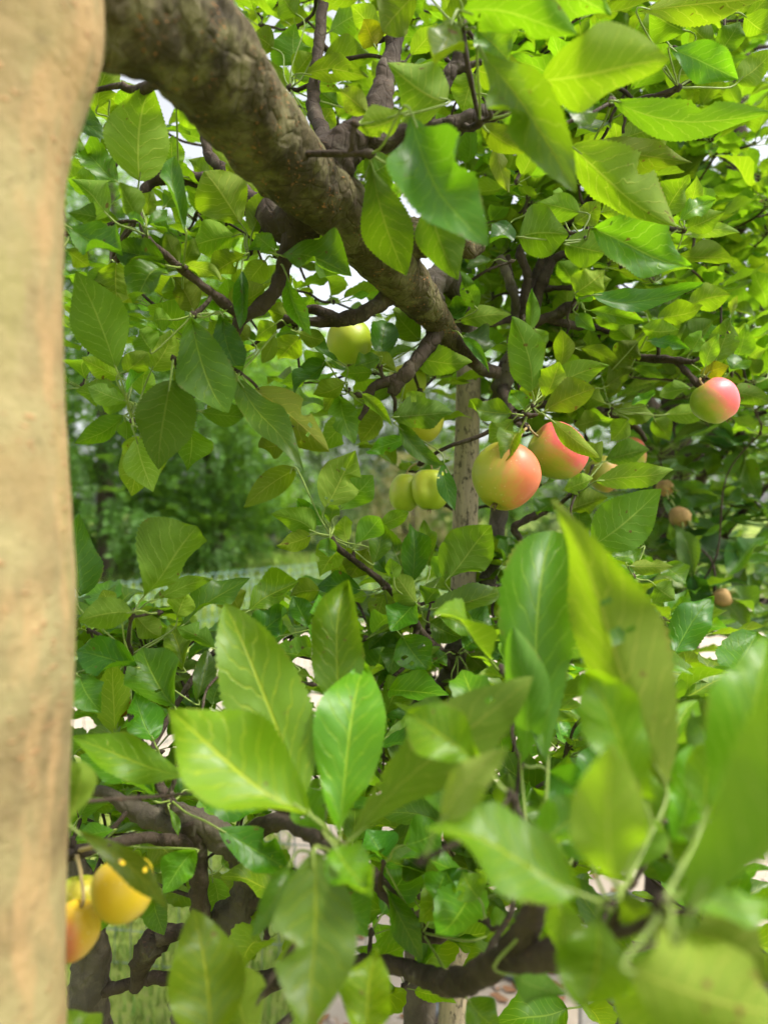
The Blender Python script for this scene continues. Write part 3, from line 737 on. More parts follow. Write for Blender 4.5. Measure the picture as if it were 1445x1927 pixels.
# ---- the tree tied to the stake
TC = root('apple_tree', ground_under(800, 2300, 1.06), 'apple tree with upright dark twigs and red apples beside the wooden stake', 'tree', 'apple trees')
for pts, mt, sd_, nm in [
    ([(790, 2660, 1.06, 30), (790, 2000, 1.06, 28), (785, 1600, 1.05, 26), (790, 1380, 1.02, 24), (800, 1320, 1.0, 22), (835, 1290, .99, 18), (855, 1245, .985, 18), (862, 1200, .99, 16), (905, 1130, 1.02, 15), (935, 1000, 1.05, 15), (940, 860, 1.04, 16), (945, 730, 1.0, 18), (962, 660, .98, 12), (968, 600, .97, 8), (968, 560, .95, 9), (952, 510, .94, 9), (938, 484, .94, 8)], GREY_BARK, 14, 'trunk'),
    ([(950, 700, .99, 16), (975, 640, .98, 13), (985, 580, .97, 12), (992, 520, .96, 9), (978, 480, .95, 8), (980, 462, .95, 6)], TWIG_BARK, 10, 'branch'),
    ([(985, 580, .97, 9), (1030, 470, 1.03, 9), (1100, 390, 1.0, 8), (1160, 300, .95, 8), (1205, 225, .9, 7), (1272, 165, .78, 6)], TWIG_BARK, 8, 'branch'),
    ([(1205, 225, .9, 5), (1180, 200, .75, 5), (1148, 192, .62, 4)], TWIG_BARK, 8, 'branch'),
    ([(1100, 390, 1.0, 6), (1200, 415, .9, 6), (1285, 436, .79, 5)], TWIG_BARK, 8, 'branch'),
    ([(1100, 390, 1.0, 6), (1102, 430, .85, 6), (1098, 452, .73, 5)], TWIG_BARK, 8, 'branch'),
    ([(982, 590, .97, 8), (965, 540, .97, 6), (955, 480, .97, 5)], TWIG_BARK, 7, 'branch'),
    ([(975, 640, .98, 13), (1005, 575, .97, 12), (1020, 530, .96, 11), (1038, 492, .955, 10), (1058, 480, .95, 8), (1070, 484, .95, 6)], TWIG_BARK, 10, 'branch'),
    ([(970, 650, .98, 10), (1005, 608, .96, 10), (1045, 594, .95, 10), (1068, 580, .94, 11), (1082, 574, .93, 9)], TWIG_BARK, 10, 'branch'),
    ([(1020, 545, .962, 6), (1050, 542, .95, 5), (1075, 542, .94, 5)], TWIG_BARK, 7, 'branch'),
    ([(1030, 600, .955, 8), (1075, 612, .96, 8), (1130, 618, .98, 6), (1200, 650, 1.0, 5)], TWIG_BARK, 8, 'branch'),
    ([(955, 690, 1.0, 12), (1030, 645, 1.04, 9), (1110, 660, 1.02, 7), (1190, 672, .94, 7), (1250, 676, .88, 8), (1300, 682, .85, 5)], TWIG_BARK, 9, 'branch'),
    ([(1270, 677, .87, 6), (1295, 705, .85, 6), (1312, 722, .84, 8), (1322, 720, .84, 4)], TWIG_BARK, 8, 'branch'),
    ([(945, 780, 1.02, 12), (1030, 760, .98, 8), (1120, 770, 1.0, 8), (1190, 800, 1.02, 6), (1215, 830, 1.02, 5)], TWIG_BARK, 8, 'branch'),
    ([(945, 730, 1.0, 12), (955, 760, .9, 8), (975, 795, .80, 7), (985, 800, .76, 5)], TWIG_BARK, 8, 'branch'),
    ([(1025, 962, .95, 8), (985, 980, .94, 8), (968, 995, .94, 7), (985, 1020, .95, 6), (1000, 1045, .97, 6), (940, 1090, 1.02, 8)], TWIG_BARK, 8, 'branch'),
    ([(855, 1250, .985, 14), (815, 1215, .93, 10), (806, 1180, .90, 9)], TWIG_BARK, 8, 'branch'),
    ([(850, 1262, .985, 10), (800, 1200, .88, 9), (780, 1170, .84, 8), (784, 1140, .82, 5)], TWIG_BARK, 8, 'branch'),
    ([(830, 1296, .985, 14), (800, 1284, .95, 12), (788, 1262, .94, 10)], TWIG_BARK, 8, 'branch'),
    ([(860, 1275, .985, 8), (890, 1272, .97, 8), (920, 1278, .96, 5)], TWIG_BARK, 8, 'branch'),
    ([(800, 1200, .88, 7), (760, 1140, .84, 6), (722, 1098, .80, 6), (690, 1072, .77, 6), (640, 1034, .73, 6), (622, 1012, .72, 6)], TWIG_BARK, 9, 'branch'),
    ([(664, 1050, .75, 4), (666, 1038, .75, 4)], TWIG_BARK, 7, 'branch'),
    ([(900, 1140, 1.02, 10), (920, 1115, .95, 14), (960, 1110, .92, 8)], TWIG_BARK, 8, 'branch'),
    ([(968, 600, .97, 7), (920, 610, .94, 7), (880, 625, .90, 5), (866, 628, .88, 4)], TWIG_BARK, 8, 'branch'),
]:
    branch(TC, 'C', pts, mt, nm, sd_)

# ------------------------------------------------------------------ leaves one can pick out
A_LEAVES = [
 ((278, 444, .62), [(263, 341, 285, 157, 110, 'ugZ'), (205, 405, 133, 336, 64, 'ug'), (262, 412, 226, 342, 46, 'ug'), (276, 405, 290, 356, 30, 'up'), (272, 425, 240, 405, 15, 'tk'), (276, 425, 315, 394, 22, 'tk'), (222, 343, 166, 290, 52, 'td', .66), (232, 425, 128, 400, 40, 'ub')]),
 ((345, 503, .635), [(313, 499, 217, 468, 44, 'td', .60), (351, 441, 329, 294, 38, 'tdT', .60), (338, 494, 312, 440, 32, 'ug'), (350, 499, 415, 527, 28, 'up'), (345, 497, 366, 448, 34, 'ug'), (310, 505, 252, 572, 62, 'td', .66), (321, 719, 299, 884, 108, 'ug', .60), (343, 560, 322, 520, 46, 'uo', .68)]),
 ((130, 440, .63), [(126, 425, 232, 482, 60, 'td'), (118, 215, 214, 271, 44, 'td'), (140, 238, 130, 294, 46, 'ub'), (125, 470, 170, 500, 40, 'ug')]),
 ((470, 475, .68), [(454, 423, 384, 322, 88, 'ug'), (476, 435, 503, 349, 44, 'ug'), (445, 444, 360, 464, 66, 'ub'), (466, 471, 523, 440, 34, 'td', .66), (464, 478, 398, 516, 46, 'uo'), (456, 508, 452, 620, 22, 'tdF', .64), (475, 372, 424, 308, 38, 'ub', .74)]),
 ((222, 488, .70), [(220, 490, 221, 573, 74, 'ub'), (205, 500, 175, 560, 46, 'ub')]),
 ((335, 330, .72), [(332, 322, 326, 254, 48, 'ub'), (310, 389, 346, 354, 32, 'ug'), (335, 190, 372, 242, 42, 'ub', .66), (456, 340, 395, 270, 46, 'ub', .78), (400, 340, 355, 300, 40, 'ug', .8)]),
 ((210, 225, .72), [(184, 204, 208, 116, 58, 'ug'), (195, 185, 160, 178, 22, 'ub')]),
 ((249, 786, .65), [(219, 694, 144, 510, 98, 'ugZ'), (286, 697, 323, 620, 56, 'ug'), (243, 757, 143, 735, 56, 'ug', .67), (240, 756, 166, 727, 36, 'up', .64), (240, 742, 268, 688, 20, 'tkF'), (232, 784, 141, 834, 40, 'ub'), (257, 826, 289, 926, 70, 'up', .63), (264, 822, 248, 934, 72, 'ub', .665), (235, 700, 277, 664, 42, 'ug'), (225, 712, 154, 672, 32, 'ub'), (268, 745, 280, 690, 44, 'ug', .69), (236, 790, 238, 830, 30, 'ug')]),
 ((365, 592, .64), [(362, 601, 430, 778, 100, 'tdZ', .62), (420, 602, 457, 700, 54, 'td', .64), (395, 600, 426, 656, 38, 'uo'), (365, 586, 324, 520, 50, 'uo', .66), (322, 602, 288, 604, 36, 'ub'), (287, 660, 262, 620, 48, 'ub'), (430, 580, 500, 538, 52, 'ub'), (346, 738, 343, 680, 36, 'ub')]),
 ((357, 772, .655), [(358, 807, 352, 888, 64, 'ub'), (378, 775, 458, 786, 42, 'ug'), (390, 770, 430, 745, 24, 'ug')]),
 ((450, 700, .66), [(448, 713, 572, 888, 64, 'td', .63), (478, 733, 620, 850, 80, 'uo', .66), (517, 630, 494, 684, 26, 'ug'), (540, 832, 486, 842, 46, 'ub', .7), (470, 640, 440, 600, 40, 'ug', .7)]),
 ((520, 480, .66), [(530, 481, 662, 520, 78, 'td', .63), (540, 519, 586, 632, 30, 'tgF', .64), (500, 490, 462, 540, 40, 'ub'), (515, 470, 480, 440, 34, 'ug')]),
 ((555, 615, .76), [(566, 634, 524, 677, 46, 'ub'), (560, 610, 590, 560, 36, 'ub'), (545, 600, 500, 580, 34, 'ub'), (555, 590, 540, 550, 30, 'ug'), (560, 625, 610, 640, 34, 'ug'), (520, 610, 480, 640, 36, 'ub')]),
 ((655, 735, .79), [(641, 751, 667, 836, 48, 'td', .77), (650, 720, 588, 742, 38, 'ub'), (612, 684, 551, 748, 38, 'tdF', .75), (640, 682, 574, 628, 24, 'td', .76), (572, 716, 526, 722, 26, 'ub'), (682, 742, 738, 802, 18, 'tgF', .78), (690, 770, 600, 852, 46, 'ub', .82), (720, 775, 678, 832, 54, 'ub', .83), (640, 730, 610, 775, 34, 'ub')]),
 ((715, 690, .79), [(719, 672, 727, 605, 50, 'td'), (715, 672, 667, 690, 32, 'td'), (700, 700, 640, 705, 34, 'ub'), (745, 700, 700, 660, 34, 'ub'), (790, 642, 738, 582, 48, 'ub', .84)]),
 ((745, 785, .82), [(740, 785, 852, 776, 58, 'up', .80), (765, 826, 688, 850, 30, 'tk', .80), (750, 803, 836, 876, 30, 'tk', .79), (833, 868, 856, 962, 32, 'td', .80), (775, 675, 888, 682, 52, 'ug', .83), (770, 770, 800, 740, 40, 'ug')]),
 ((698, 290, .52), [(698, 305, 764, 520, 96, 'ubZ', .52), (772, 218, 918, 464, 124, 'tkZ', .46), (800, 335, 862, 527, 80, 'ug', .50), (690, 330, 740, 300, 60, 'ug', .60), (760, 350, 720, 380, 48, 'ug', .66)]),
 ((840, 612, .84), [(833, 604, 828, 552, 42, 'tg'), (838, 603, 878, 578, 38, 'td'), (866, 606, 962, 592, 38, 'ug'), (868, 630, 951, 664, 58, 'td'), (870, 636, 920, 702, 16, 'tk'), (895, 582, 866, 514, 34, 'ug'), (930, 490, 878, 506, 28, 'td'), (850, 640, 820, 680, 40, 'ug')]),
 ((545, 165, .80), [(553, 120, 556, 44, 68, 'ug'), (555, 140, 588, 100, 42, 'ub'), (575, 140, 693, 146, 42, 'ug'), (610, 108, 699, 104, 62, 'ug', .82), (532, 195, 484, 100, 42, 'ub', .84), (515, 92, 474, 66, 48, 'ug'), (602, 246, 626, 203, 42, 'ub'), (556, 148, 642, 172, 24, 'ub'), (620, 60, 690, 20, 50, 'ug', .84), (560, 30, 520, -20, 50, 'ug'), (640, 200, 600, 170, 40, 'ug', .86)]),
 ((705, 80, .68), [(706, 88, 684, 36, 48, 'uy'), (715, 60, 660, 10, 46, 'ug', .7), (740, 40, 790, -30, 60, 'ug', .66)]),
 ((668, 235, .52), [(762, 212, 671, 240, 56, 'uo', .52), (838, 192, 728, 118, 100, 'uo', .53), (690, 210, 640, 170, 40, 'uo', .58)]),
 ((903, 228, .55), [(900, 92, 1083, 364, 90, 'tg', .48), (905, 235, 992, 288, 42, 'ub', .58), (935, 262, 956, 362, 32, 'up', .60), (1018, 152, 1260, 112, 122, 'ubZ', .47), (1016, 160, 1128, 196, 78, 'to', .52), (1085, 165, 1112, 234, 48, 'tk', .53), (895, 140, 870, 210, 60, 'ub', .64), (920, 180, 1000, 200, 70, 'ug', .66)]),
 ((868, 50, .52), [(852, 38, 815, 122, 64, 'tb', .47), (868, 22, 1085, 66, 84, 'ub', .46), (900, 60, 960, 120, 60, 'to', .50), (960, -30, 1150, 30, 100, 'ug', .47), (790, -20, 720, 60, 70, 'ug', .56), (880, 120, 980, 130, 70, 'ub', .66), (700, -30, 560, -10, 60, 'ug', .7), (880, -30, 960, -60, 80, 'ug', .5)]),
]
C_LEAVES = [
 ((1150, 192, .60), [(1152, 190, 1450, 212, 66, 'ubZ', .58), (1120, 268, 1302, 306, 54, 'ub', .66), (1075, 275, 1272, 427, 86, 'ugF', .56), (1160, 266, 1264, 240, 52, 'ub', .70), (1140, 230, 1080, 260, 50, 'td', .68), (1210, 265, 1262, 235, 44, 'ub', .72)]),
 ((1275, 165, .70), [(1260, 92, 1390, 150, 62, 'tk', .66), (1350, 105, 1392, 40, 46, 'ug', .70), (1250, 130, 1320, 140, 50, 'ug', .70), (1290, 60, 1220, 20, 60, 'ub', .70), (1200, 22, 1450, -6, 70, 'ub', .66), (1390, 150, 1460, 90, 50, 'ub', .72), (1340, 90, 1300, 50, 34, 'ub', .74), (1240, 70, 1200, 50, 50, 'ug', .74), (1400, 30, 1450, 60, 50, 'ub', .74)]),
 ((1100, 450, .72), [(1115, 430, 1298, 502, 84, 'tkF', .66), (978, 446, 1070, 442, 76, 'ug', .70), (1064, 460, 1138, 476, 62, 'ub', .72), (1090, 400, 1010, 380, 44, 'ug', .74), (1080, 420, 1130, 380, 42, 'ub', .78), (1060, 410, 1040, 360, 44, 'ub', .80), (1130, 400, 1180, 380, 44, 'ub', .80), (960, 420, 920, 460, 40, 'td', .78), (1140, 420, 1190, 440, 50, 'ub', .80)]),
 ((1285, 432, .78), [(1275, 480, 1380, 492, 42, 'ub'), (1290, 430, 1364, 398, 44, 'ub'), (1290, 441, 1392, 438, 24, 'up'), (1250, 405, 1297, 328, 54, 'ub', .76), (1280, 415, 1345, 375, 34, 'tk'), (1290, 400, 1310, 330, 32, 'ub'), (1262, 440, 1210, 470, 40, 'ub')]),
 ((1085, 560, .86), [(1112, 556, 1318, 540, 36, 'tk', .80), (1085, 550, 1137, 508, 54, 'ub', .84), (1078, 535, 1050, 492, 42, 'ub'), (1108, 584, 1212, 606, 28, 'tk', .84), (1085, 590, 1120, 622, 26, 'tk'), (1118, 598, 1176, 612, 32, 'ub'), (1095, 545, 1150, 525, 42, 'ub', .88), (1090, 570, 1110, 540, 30, 'ug')]),
 ((1225, 610, .88), [(1240, 600, 1322, 574, 42, 'ub', .86), (1290, 582, 1373, 554, 48, 'ub', .88), (1204, 616, 1277, 620, 42, 'ub', .84), (1280, 642, 1342, 604, 46, 'ug', .90), (1218, 640, 1296, 657, 24, 'td', .86), (1155, 692, 1201, 642, 46, 'ug', .9), (1085, 656, 1166, 686, 28, 'ug', .9), (1140, 727, 1196, 698, 42, 'ug', .92), (1190, 690, 1250, 712, 20, 'ub', .9), (1215, 590, 1200, 560, 34, 'ug', .94), (1190, 640, 1150, 600, 40, 'ub', .94)]),
 ((1325, 712, .84), [(1345, 682, 1374, 598, 48, 'ug'), (1326, 692, 1350, 628, 32, 'ug'), (1300, 662, 1320, 622, 34, 'ub', .88), (1320, 706, 1371, 688, 34, 'uy'), (1370, 702, 1402, 674, 38, 'tk', .88), (1376, 592, 1387, 556, 14, 'up', .86), (1300, 730, 1240, 745, 30, 'ug', .88), (1370, 740, 1450, 760, 36, 'ug', .9), (1385, 680, 1400, 610, 40, 'ub', .92)]),
 ((985, 780, .76), [(1000, 738, 962, 596, 62, 'ug', .74), (997, 620, 1001, 542, 22, 'ugF', .82), (1006, 620, 1026, 654, 36, 'ug', .86), (1050, 698, 1056, 620, 38, 'ub', .78), (962, 778, 880, 766, 40, 'tg', .72), (1035, 732, 1146, 688, 54, 'ubZ', .77), (1022, 774, 1119, 730, 60, 'ubZ', .73), (1022, 748, 1052, 680, 46, 'ub', .75), (1010, 760, 1005, 710, 50, 'ug', .79), (965, 790, 918, 832, 48, 'ug', .74), (975, 814, 944, 872, 42, 'tg', .64), (1036, 790, 1128, 862, 34, 'ub', .66), (1045, 700, 1110, 700, 50, 'ub', .80), (990, 775, 960, 740, 34, 'tg', .8)]),
 ((1085, 925, .86), [(1122, 906, 1267, 884, 46, 'ugZ', .80), (1115, 1026, 1244, 920, 96, 'ugZ', .80), (1070, 960, 1144, 936, 48, 'ug', .86), (1060, 922, 1116, 900, 38, 'ug', .86), (1090, 960, 1100, 1010, 40, 'td', .9), (1130, 870, 1100, 830, 34, 'ug', .9), (1140, 868, 1222, 846, 44, 'ug', .94), (1050, 940, 1010, 970, 40, 'td', .92)]),
 ((1150, 770, .98), [(1140, 760, 1090, 740, 40, 'ug'), (1160, 780, 1230, 780, 40, 'ug'), (1215, 762, 1200, 742, 42, 'tk', .95), (1180, 790, 1150, 830, 36, 'ug'), (1250, 780, 1340, 770, 34, 'ub', .96), (1130, 790, 1080, 800, 40, 'ug'), (1120, 690, 1080, 640, 50, 'ug', 1.0), (1230, 790, 1260, 830, 36, 'ug')]),
 ((850, 1115, .82), [(839, 1094, 924, 988, 98, 'ugZ', .78), (812, 1146, 963, 1104, 52, 'tg', .76), (826, 1160, 902, 1192, 40, 'tg', .80), (870, 1160, 930, 1180, 50, 'td', .82), (960, 1120, 1000, 1150, 34, 'ug', .86), (905, 1190, 880, 1150, 40, 'tg', .84), (945, 1060, 960, 1010, 40, 'td', .95)]),
 ((622, 1008, .72), [(613, 958, 669, 847, 78, 'ugZ', .72), (640, 960, 702, 894, 56, 'ug', .74), (556, 884, 458, 956, 48, 'ug', .74), (590, 1000, 510, 967, 44, 'ub', .72), (585, 1008, 520, 1026, 34, 'ub', .71), (613, 986, 562, 944, 30, 'tk', .745), (620, 1012, 618, 1048, 32, 'tk', .69), (650, 1030, 602, 1086, 52, 'ub', .75), (690, 1032, 658, 1088, 58, 'ub', .77), (622, 985, 632, 950, 26, 'ug', .71)]),
 ((665, 1036, .75), [(670, 1025, 716, 974, 48, 'ug'), (702, 990, 769, 964, 32, 'ub', .78), (702, 1060, 716, 988, 38, 'td', .74), (655, 1020, 650, 970, 34, 'ug', .77)]),
 ((784, 1138, .80), [(760, 1100, 726, 1008, 48, 'tk', .80), (775, 1096, 770, 984, 50, 'tk', .78), (785, 1138, 738, 1074, 46, 'ug', .76), (742, 1090, 734, 1050, 28, 'ub', .76), (806, 1066, 797, 978, 28, 'tg', .84), (780, 1136, 734, 1188, 58, 'tg', .76), (800, 1140, 824, 1108, 40, 'ub', .78), (757, 1196, 806, 1262, 58, 'tg', .78), (810, 1172, 870, 1200, 44, 'td', .82), (825, 1090, 850, 1040, 40, 'ug', .9)]),
 ((722, 1105, .80), [(680, 1110, 596, 1106, 42, 'td', .76), (726, 1108, 705, 1170, 44, 'ug', .82), (690, 1120, 624, 1132, 28, 'ug', .80), (740, 1174, 694, 1222, 62, 'td', .86), (725, 1346, 768, 1270, 52, 'tg', .80), (766, 1208, 734, 1272, 48, 'td', .84), (730, 1080, 700, 1040, 30, 'td', .80), (720, 1130, 760, 1160, 40, 'ug', .86)]),
 ((860, 1230, .90), [(870, 1220, 900, 1200, 44, 'tb'), (880, 1230, 920, 1265, 40, 'ug'), (850, 1280, 852, 1320, 30, 'ug'), (840, 1230, 800, 1250, 38, 'td'), (905, 1210, 950, 1240, 40, 'tg'), (860, 1340, 900, 1370, 50, 'tg'), (770, 1330, 740, 1390, 50, 'td'), (900, 1280, 940, 1300, 40, 'td')]),
 ((1190, 1085, .82), [(1185, 1066, 1267, 1066, 28, 'ug'), (1265, 1240, 1340, 1124, 66, 'tk', .70), (1180, 1060, 1240, 1080, 40, 'tk', .84), (1230, 1100, 1270, 1130, 50, 'ug', .82), (1260, 1290, 1330, 1310, 60, 'up', .74), (1210, 1030, 1150, 1050, 30, 'tk', .84), (1250, 1060, 1290, 1100, 44, 'tk', .84), (1290, 1300, 1280, 1220, 50, 'ug', .78)]),
]
B_LEAVES = [
 ((245, 1235, .68), [(150, 1122, 150, 966, 58, 'td', .66), (271, 1122, 372, 990, 104, 'ug', .60), (290, 1130, 400, 1092, 34, 'ugC', .62), (250, 1152, 150, 1168, 50, 'ug', .60), (252, 1152, 304, 1198, 42, 'ug', .63), (333, 1166, 352, 1118, 46, 'ub', .66), (345, 1176, 471, 1088, 52, 'td', .68), (215, 1142, 194, 1110, 34, 'ug', .68), (260, 1256, 143, 1226, 62, 'td', .62), (345, 1262, 318, 1176, 44, 'tg', .66), (330, 1332, 268, 1218, 88, 'td', .60), (405, 1222, 333, 1180, 36, 'ug', .66), (150, 1268, 192, 1342, 60, 'tk', .60), (216, 1384, 214, 1244, 58, 'uo', .64), (370, 1322, 390, 1222, 36, 'td', .70), (290, 1394, 253, 1298, 64, 'tk', .64), (400, 1326, 424, 1266, 48, 'td', .72), (245, 1340, 222, 1330, 30, 'un', .66), (180, 1320, 150, 1300, 50, 'ug', .70), (262, 1402, 228, 1372, 46, 'ug', .66)]),
 ((470, 1205, .74), [(470, 1150, 562, 1094, 58, 'tg', .72), (470, 1206, 542, 1154, 56, 'td', .70), (582, 1182, 552, 1122, 40, 'td', .74), (600, 1252, 600, 1118, 56, 'tk', .66), (602, 1110, 546, 1122, 44, 'ub', .76), (586, 1236, 504, 1226, 44, 'tg', .72), (450, 1150, 430, 1110, 44, 'ub', .74), (500, 1250, 460, 1280, 60, 'td', .76), (560, 1260, 530, 1310, 50, 'tg', .72), (690, 1240, 700, 1180, 50, 'td', .9), (660, 1220, 680, 1260, 40, 'tg', .86)]),
 ((644, 1594, .41), [(572, 1500, 424, 1136, 150, 'tgZ', .42), (580, 1532, 316, 1334, 158, 'tb', .38), (640, 1572, 684, 1256, 136, 'tgZ', .40), (640, 1335, 656, 1100, 98, 'tg', .48), (655, 1584, 1004, 1274, 118, 'uo', .38), (592, 1602, 572, 1960, 145, 'tbZ', .36), (630, 1594, 702, 1692, 80, 'tb', .37), (545, 1632, 474, 1765, 46, 'tg', .42), (612, 1560, 560, 1480, 60, 'tk', .44)]),
 ((322, 1506, .60), [(294, 1508, 152, 1420, 84, 'td', .57), (411, 1559, 558, 1642, 64, 'td', .54), (319, 1522, 336, 1574, 14, 'tb', .58), (357, 1462, 138, 1388, 66, 'tg', .46), (360, 1490, 505, 1532, 56, 'td', .62), (330, 1495, 390, 1430, 60, 'td', .66), (310, 1490, 250, 1440, 60, 'td', .64)]),
 ((200, 1580, .60), [(135, 1556, 318, 1715, 42, 'toD', .40), (365, 1602, 308, 1682, 58, 'tk', .58), (400, 1652, 408, 1732, 42, 'ub', .70), (215, 1562, 143, 1582, 28, 'tk', .60), (130, 1550, 152, 1446, 64, 'uo', .38), (280, 1580, 330, 1620, 56, 'ug', .66), (250, 1600, 200, 1650, 60, 'ug', .66), (150, 1540, 200, 1480, 60, 'ug', .68), (290, 1690, 310, 1760, 40, 'td', .66), (420, 1630, 440, 1610, 40, 'tg', .7)]),
 ((330, 2150, .44), [(398, 1960, 362, 1710, 135, 'tbW', .37), (470, 1980, 430, 1830, 100, 'ub', .37), (690, 1960, 712, 1786, 90, 'tb', .38), (640, 1682, 692, 1764, 54, 'td', .50), (170, 1990, 130, 1900, 90, 'tg', .40)]),
 ((1004, 1690, .375), [(1030, 1442, 1042, 998, 155, 'tkZ', .42), (1090, 1682, 798, 1560, 140, 'tb', .30), (1010, 1602, 1134, 1506, 84, 'tg', .36), (905, 1442, 766, 1340, 86, 'tb', .35), (832, 1545, 948, 1406, 62, 'up', .30), (872, 1545, 796, 1465, 74, 'tk', .44), (1030, 1452, 1098, 1500, 64, 'tk', .45), (960, 1572, 956, 1466, 44, 'ug', .50), (980, 1440, 965, 1180, 70, 'uk', .44), (1050, 1692, 1078, 1852, 64, 'ug', .34), (962, 1832, 1064, 1872, 64, 'ug', .40), (1000, 1660, 940, 1600, 80, 'tg', .34), (870, 1690, 830, 1640, 70, 'td', .52), (1040, 1560, 1000, 1480, 60, 'td', .5)]),
 ((1178, 1665, .295), [(1252, 1490, 1036, 944, 135, 'ugWF', .33), (1205, 1505, 1094, 1258, 116, 'tbW', .31), (1160, 1662, 1150, 1400, 125, 'ugW', .285), (1250, 1430, 1140, 1040, 120, 'td', .38), (1102, 1502, 1142, 1386, 60, 'td', .46), (1160, 1672, 1252, 1772, 74, 'ub', .30), (1125, 1720, 1098, 1895, 112, 'tb', .30), (1185, 1640, 1230, 1540, 80, 'ug', .32), (1260, 1505, 1312, 1318, 92, 'tk', .42), (1242, 1480, 1300, 1580, 64, 'tk', .44), (1230, 1600, 1290, 1500, 80, 'td', .40), (1110, 1620, 1080, 1540, 60, 'tg', .38)]),
 ((1245, 1700, .255), [(1300, 1712, 1560, 1130, 180, 'ugW-', .20), (1330, 1520, 1440, 1200, 110, 'tkW', .30), (1180, 1822, 1480, 1905, 190, 'ugW', .23), (1272, 1692, 1470, 1702, 66, 'tk', .26), (1290, 1760, 1450, 1850, 150, 'ug', .27), (1330, 1480, 1380, 1350, 90, 'tk', .40), (1200, 1850, 1260, 1980, 120, 'ub', .28), (1400, 1600, 1480, 1450, 140, 'ub', .25), (1330, 1640, 1360, 1560, 80, 'td', .36)]),
 ((1300, 1640, .34), [(1262, 1600, 1300, 1400, 80, 'tk', .36), (1330, 1560, 1350, 1380, 76, 'tg', .34), (1290, 1660, 1330, 1540, 80, 'tb', .31), (1240, 1570, 1200, 1440, 66, 'tb', .36), (1340, 1500, 1300, 1340, 70, 'up', .44)]),
 ((1080, 1600, .44), [(1060, 1560, 1068, 1420, 56, 'tg', .46), (1090, 1580, 1140, 1470, 60, 'tb', .42), (1070, 1620, 1020, 1520, 60, 'tg', .43), (900, 1560, 880, 1470, 60, 'tg', .48), (940, 1600, 900, 1540, 56, 'tb', .45)]),
 ((795, 1755, .56), [(725, 1672, 794, 1808, 50, 'tg', .55), (912, 1762, 986, 1740, 54, 'tg', .50), (800, 1640, 760, 1610, 60, 'td', .56), (820, 1700, 840, 1640, 60, 'tg', .52), (900, 1690, 870, 1640, 60, 'tg', .48), (720, 1620, 690, 1560, 60, 'tk', .56), (760, 1590, 830, 1560, 70, 'tk', .54), (880, 1880, 940, 1940, 60, 'tk', .5)]),
]
def put_clusters(tree, key, data):
    rr = random.Random(9)
    for (sx, sy, sdp), leaves in data:
        S = P(sx, sy, sdp)
        twig_to(tree, key, S, 0.0022, rr)
        for lf in leaves:
            bx, by, tx, ty, w, fl = lf[:6]
            d = lf[6] if len(lf) > 6 else sdp + rr.uniform(-0.03, 0.03)
            B = P(bx, by, d)
            sp = S
            gap = (B - S).length
            if gap > 0.085:
                # a long way from the spur: its own little shoot of wood leads there
                back = (B - P(tx, ty, d)).normalized()
                sp = B + (back * 0.95 + (S - B).normalized() * 0.4).normalized() * 0.022
                twig_to(tree, key, sp, 0.0013, rr)
            hand_leaf(tree, key, bx, by, tx, ty, w, d, fl, sp)
put_clusters(TA, 'A', A_LEAVES)
put_clusters(TB, 'B', B_LEAVES)
put_clusters(TC, 'C', C_LEAVES)

# ------------------------------------------------------------------ the leaves behind them, in rosettes on their spurs
def fill(tree, key, spots, cap, seed, nl=(5, 7), L=(0.055, 0.085), vm=VMESH, vg=VARS, mats=(LEAF_MASS, PETIOLE), twigs=True):
    r = random.Random(seed); mass = Mass()
    for x, y, d in spots:
        S = P(x + r.uniform(-14, 14), y + r.uniform(-14, 14), d * r.uniform(0.97, 1.03))
        if twigs: twig_to(tree, key, S, 0.0018, r)
        for M in rosette_matrices(S, r, r.randint(*nl), r.uniform(*L)):
            k = r.randrange(len(vm))
            if LEAF_COUNT.get(key, 0) < cap:
                o = link('leaf', vm[k], tree); o.matrix_parent_inverse = Matrix.Translation(-Vector(tree.location))
                o.matrix_basis = M
                j = r.uniform(0.85, 1.12); o.color = (j, j, j, 1)
                LEAF_COUNT[key] = LEAF_COUNT.get(key, 0) + 1
            else: mass.add(vg[k], M)
    mass.build('foliage', tree, mats)
ra = random.Random(15)
fill(TA, 'A', [(560, 60, .95), (640, 130, .95), (680, 40, .92), (640, 240, .95), (760, 130, .85), (830, 60, .85), (900, 160, .85), (960, 240, .85), (800, 320, .92), (880, 330, .90), (960, 330, .85),
               (740, 300, .95), (900, 420, .95), (500, 200, 1.0), (430, 420, .80), (380, 420, .85), (180, 560, .80), (300, 590, .80), (560, 560, .90), (620, 560, .95), (480, 560, .85), (580, 720, .92),
               (700, 690, .95), (780, 740, .98), (820, 800, .98), (640, 790, .95), (180, 380, .82), (160, 640, .78), (700, 420, 1.0), (830, 700, 1.0), (560, 480, .95), (240, 250, .85), (420, 700, .8), (150, 300, .85), (200, 470, .85), (330, 440, .85), (400, 370, .88), (450, 270, .9), (360, 650, .8), (170, 720, .78), (520, 650, .95), (700, 600, 1.0), (500, 60, 1.0), (720, 200, .95), (860, 260, .95)] + [(ra.uniform(470, 1060), ra.uniform(-60, 420), ra.uniform(.95, 1.25)) for i in range(55)] + [(ra.uniform(450, 1060), ra.uniform(-120, 460), ra.uniform(1.25, 1.6)) for i in range(60)] + [(ra.uniform(130, 480), ra.uniform(180, 640), ra.uniform(.85, 1.0)) for i in range(14)],
     300, 41, (4, 6))
